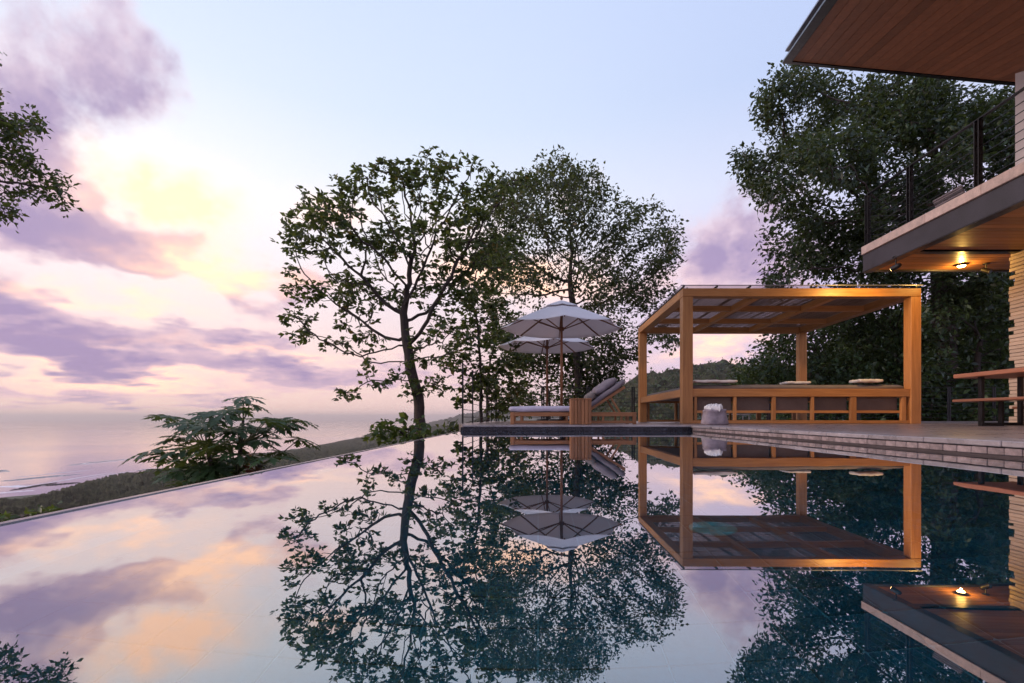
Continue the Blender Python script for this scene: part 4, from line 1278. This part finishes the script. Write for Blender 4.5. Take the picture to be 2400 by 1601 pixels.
# ---- papaya beyond the overflow edge: lobed leaves on long stalks
def papaya_blade(seed):
    rg = np.random.default_rng(seed)
    V = [(0, 0, 0)]; Fc = []
    lobes = 8
    for i in range(lobes):
        a = R(-140 + 280 * i / (lobes - 1)) + rg.normal(0, .06)
        L = (.19 + .075 * math.cos(a * .7)) * rg.uniform(.88, 1.12)
        ca, sa = math.cos(a), math.sin(a)
        cur = rg.normal(0, .05); dr = rg.uniform(.15, .45)
        def pt(f, w, z=0.0):
            w = w + cur * f * f * L
            return (ca * f * L - sa * w, sa * f * L + ca * w, z - dr * L * f * f * .6 + rg.normal(0, .003))
        b = len(V)
        V += [pt(.40, .026, .006), pt(.40, -.026, .006), pt(.40, 0)]
        for f0, sp in ((.48, .058), (.65, .062), (.80, .042)):
            V += [pt(f0, .024, .004), pt(f0, 0), pt(f0, -.024, .004), pt(f0 + .17, sp, -.004), pt(f0 + .17, -sp, -.004), pt(f0 + .11, .022, .004), pt(f0 + .11, 0), pt(f0 + .11, -.022, .004)]
        V += [pt(1.10, 0)]
        Fc += [(0, b+1, b+2), (0, b+2, b)]
        pl, pc, pr = b, b + 2, b + 1
        for q in range(3):
            k0 = b + 3 + q * 8
            Fc += [(pl, pc, k0+1), (pl, k0+1, k0), (pc, pr, k0+2), (pc, k0+2, k0+1),
                   (k0, k0+1, k0+6), (k0, k0+6, k0+5), (k0+1, k0+2, k0+7), (k0+1, k0+7, k0+6), (k0, k0+5, k0+3), (k0+2, k0+4, k0+7)]
            pl, pc, pr = k0 + 5, k0 + 6, k0 + 7
        Fc += [(pl, pc, len(V) - 1), (pc, pr, len(V) - 1)]
    return np_mesh('leaf_blade', V, Fc)
pb = [papaya_blade(s_) for s_ in range(4)]
for m_ in pb: m_.materials.append(MATS['leaf_papaya'])
yb_ = pb[0].copy(); yb_.materials.clear(); yb_.materials.append(MATS['leaf_yellow'])
rb_ = pb[1].copy(); rb_.materials.clear(); rb_.materials.append(MATS['leaf_rust'])
PY = 4.7
pap = thing('papaya_plant', at(545, 1260, PY), 'papaya plant with lobed leaves and one yellow leaf over the pool edge', 'plant')
stems = [[(550, 1260, 0), (552, 1180, 0), (556, 1110, .05), (565, 1040, .1), (570, 985, .1)], [(540, 1260, 0), (520, 1180, -.1), (500, 1110, -.1), (485, 1050, -.1)], [(556, 1255, .1), (590, 1160, .2), (610, 1090, .2)]]
for s_ in stems:
    MB().tube([at(a, c, PY + d) for a, c, d in s_], [.03, .027, .023, .018, .012][:len(s_)], 8).build('stem', 'bark_pale', pap, smooth=True)
# leaf tips: (px, py) of the blade centre, heading in the picture, stem index
LV = [(555, 955, 90, 0), (585, 945, 30, 0), (535, 962, 150, 0), (620, 985, 10, 0), (660, 985, 0, 0), (700, 985, 5, 0), (640, 1000, -20, 0), (600, 1000, 20, 0), (560, 1000, 200, 0), (700, 1030, -10, 2), (655, 1060, -40, 2),
      (500, 975, 120, 1), (460, 985, 170, 1), (400, 975, 180, 1), (430, 1005, 190, 1), (480, 1000, 100, 1), (520, 1010, 60, 0), (420, 1025, 185, 1), (470, 1035, 200, 1), (540, 1040, 250, 0), (580, 1035, 300, 0), (610, 1030, 330, 0),
      (355, 1055, 180, 1), (395, 1065, 220, 1), (440, 1075, 200, 1), (380, 1100, 200, 1), (420, 1110, 210, 1), (470, 1095, 220, 1), (500, 1110, 250, 1), (530, 1105, 270, 0), (450, 1130, 230, 1), (490, 1140, 250, 1), (560, 1110, 290, 2),
      (600, 1105, 320, 2), (630, 1100, 340, 2), (520, 1080, 240, 0), (500, 1050, 230, 1), (450, 1050, 180, 1), (560, 1065, 280, 0), (590, 1070, 310, 0), (570, 1130, 280, 2), (530, 1135, 260, 0)]
rp_ = random.Random(12)
LV += [(a + rp_.uniform(-22, 22), c_ + rp_.uniform(-14, 14), h_ + rp_.uniform(-50, 50), q_) for a, c_, h_, q_ in LV if 395 < a < 690]
for k, (lx, ly, hd, si) in enumerate(LV):
    dy = rp_.uniform(-.45, .45)
    c = at(lx, ly, PY + dy)
    s_ = stems[si]
    cand = [at(a, c_, PY + d) for a, c_, d in s_[1:]]
    root = min(cand, key=lambda q: (q - c).length + (0.35 if q.z > c.z - .02 else 0))
    midp = (root + c) / 2 + Vector((0, 0, -.03))
    stalk = MB().tube([root, midp, c], [.007, .006, .004], 5)
    special = {39: (yb_, 'drooping yellow leaf'), 40: (rb_, 'rust red dying leaf'), 33: (rb_, 'rust red dying leaf')}.get(k)
    me = special[0] if special else pb[rp_.randrange(4)]
    lf = link('leaf', me, None, pap)
    out = Vector((c.x - root.x, c.y - root.y, 0))
    h = R(hd)
    head = Vector((math.cos(h), 0, 0)) * 1.0 + Vector((0, dy * 1.4, 0)) + out * .5
    rz_ = math.atan2(head.y, head.x)
    pitch = R(rp_.uniform(-8, 24)) + (R(55) if special else 0)
    M = Matrix.Translation(c - pap.location) @ Matrix.Rotation(rz_, 4, 'Z') @ Matrix.Rotation(pitch, 4, 'Y') @ Matrix.Rotation(R(rp_.uniform(-25, 25)), 4, 'X') @ Matrix.Scale(rp_.uniform(.68, 1.05) * (.60 if special else 1), 4)
    lf.matrix_local = M
    if special: lf['label'] = special[1]
    sk = stalk.build('leaf_stalk', 'petiole', pap, smooth=True)

# ------------------------------------------------------------------ evening haze over the coast
hz_ = MB().box(-19000, 19000, -19000, 19000, SEA - 12, 105)
ho = hz_.build('haze', None)
m, k = new_mat('haze_air')
pv = k.n('ShaderNodeVolumePrincipled', {'Color': (1.0, .96, .97, 1), 'Density': 1.2e-4, 'Anisotropy': 0.72})
finish(k, None, pv.outputs[0])
ho.data.materials.append(m)
tag(ho, 'thin pink evening haze over sea and hills', 'haze', kind='stuff')
print('leaf tris', [t[1] for t in TREES])
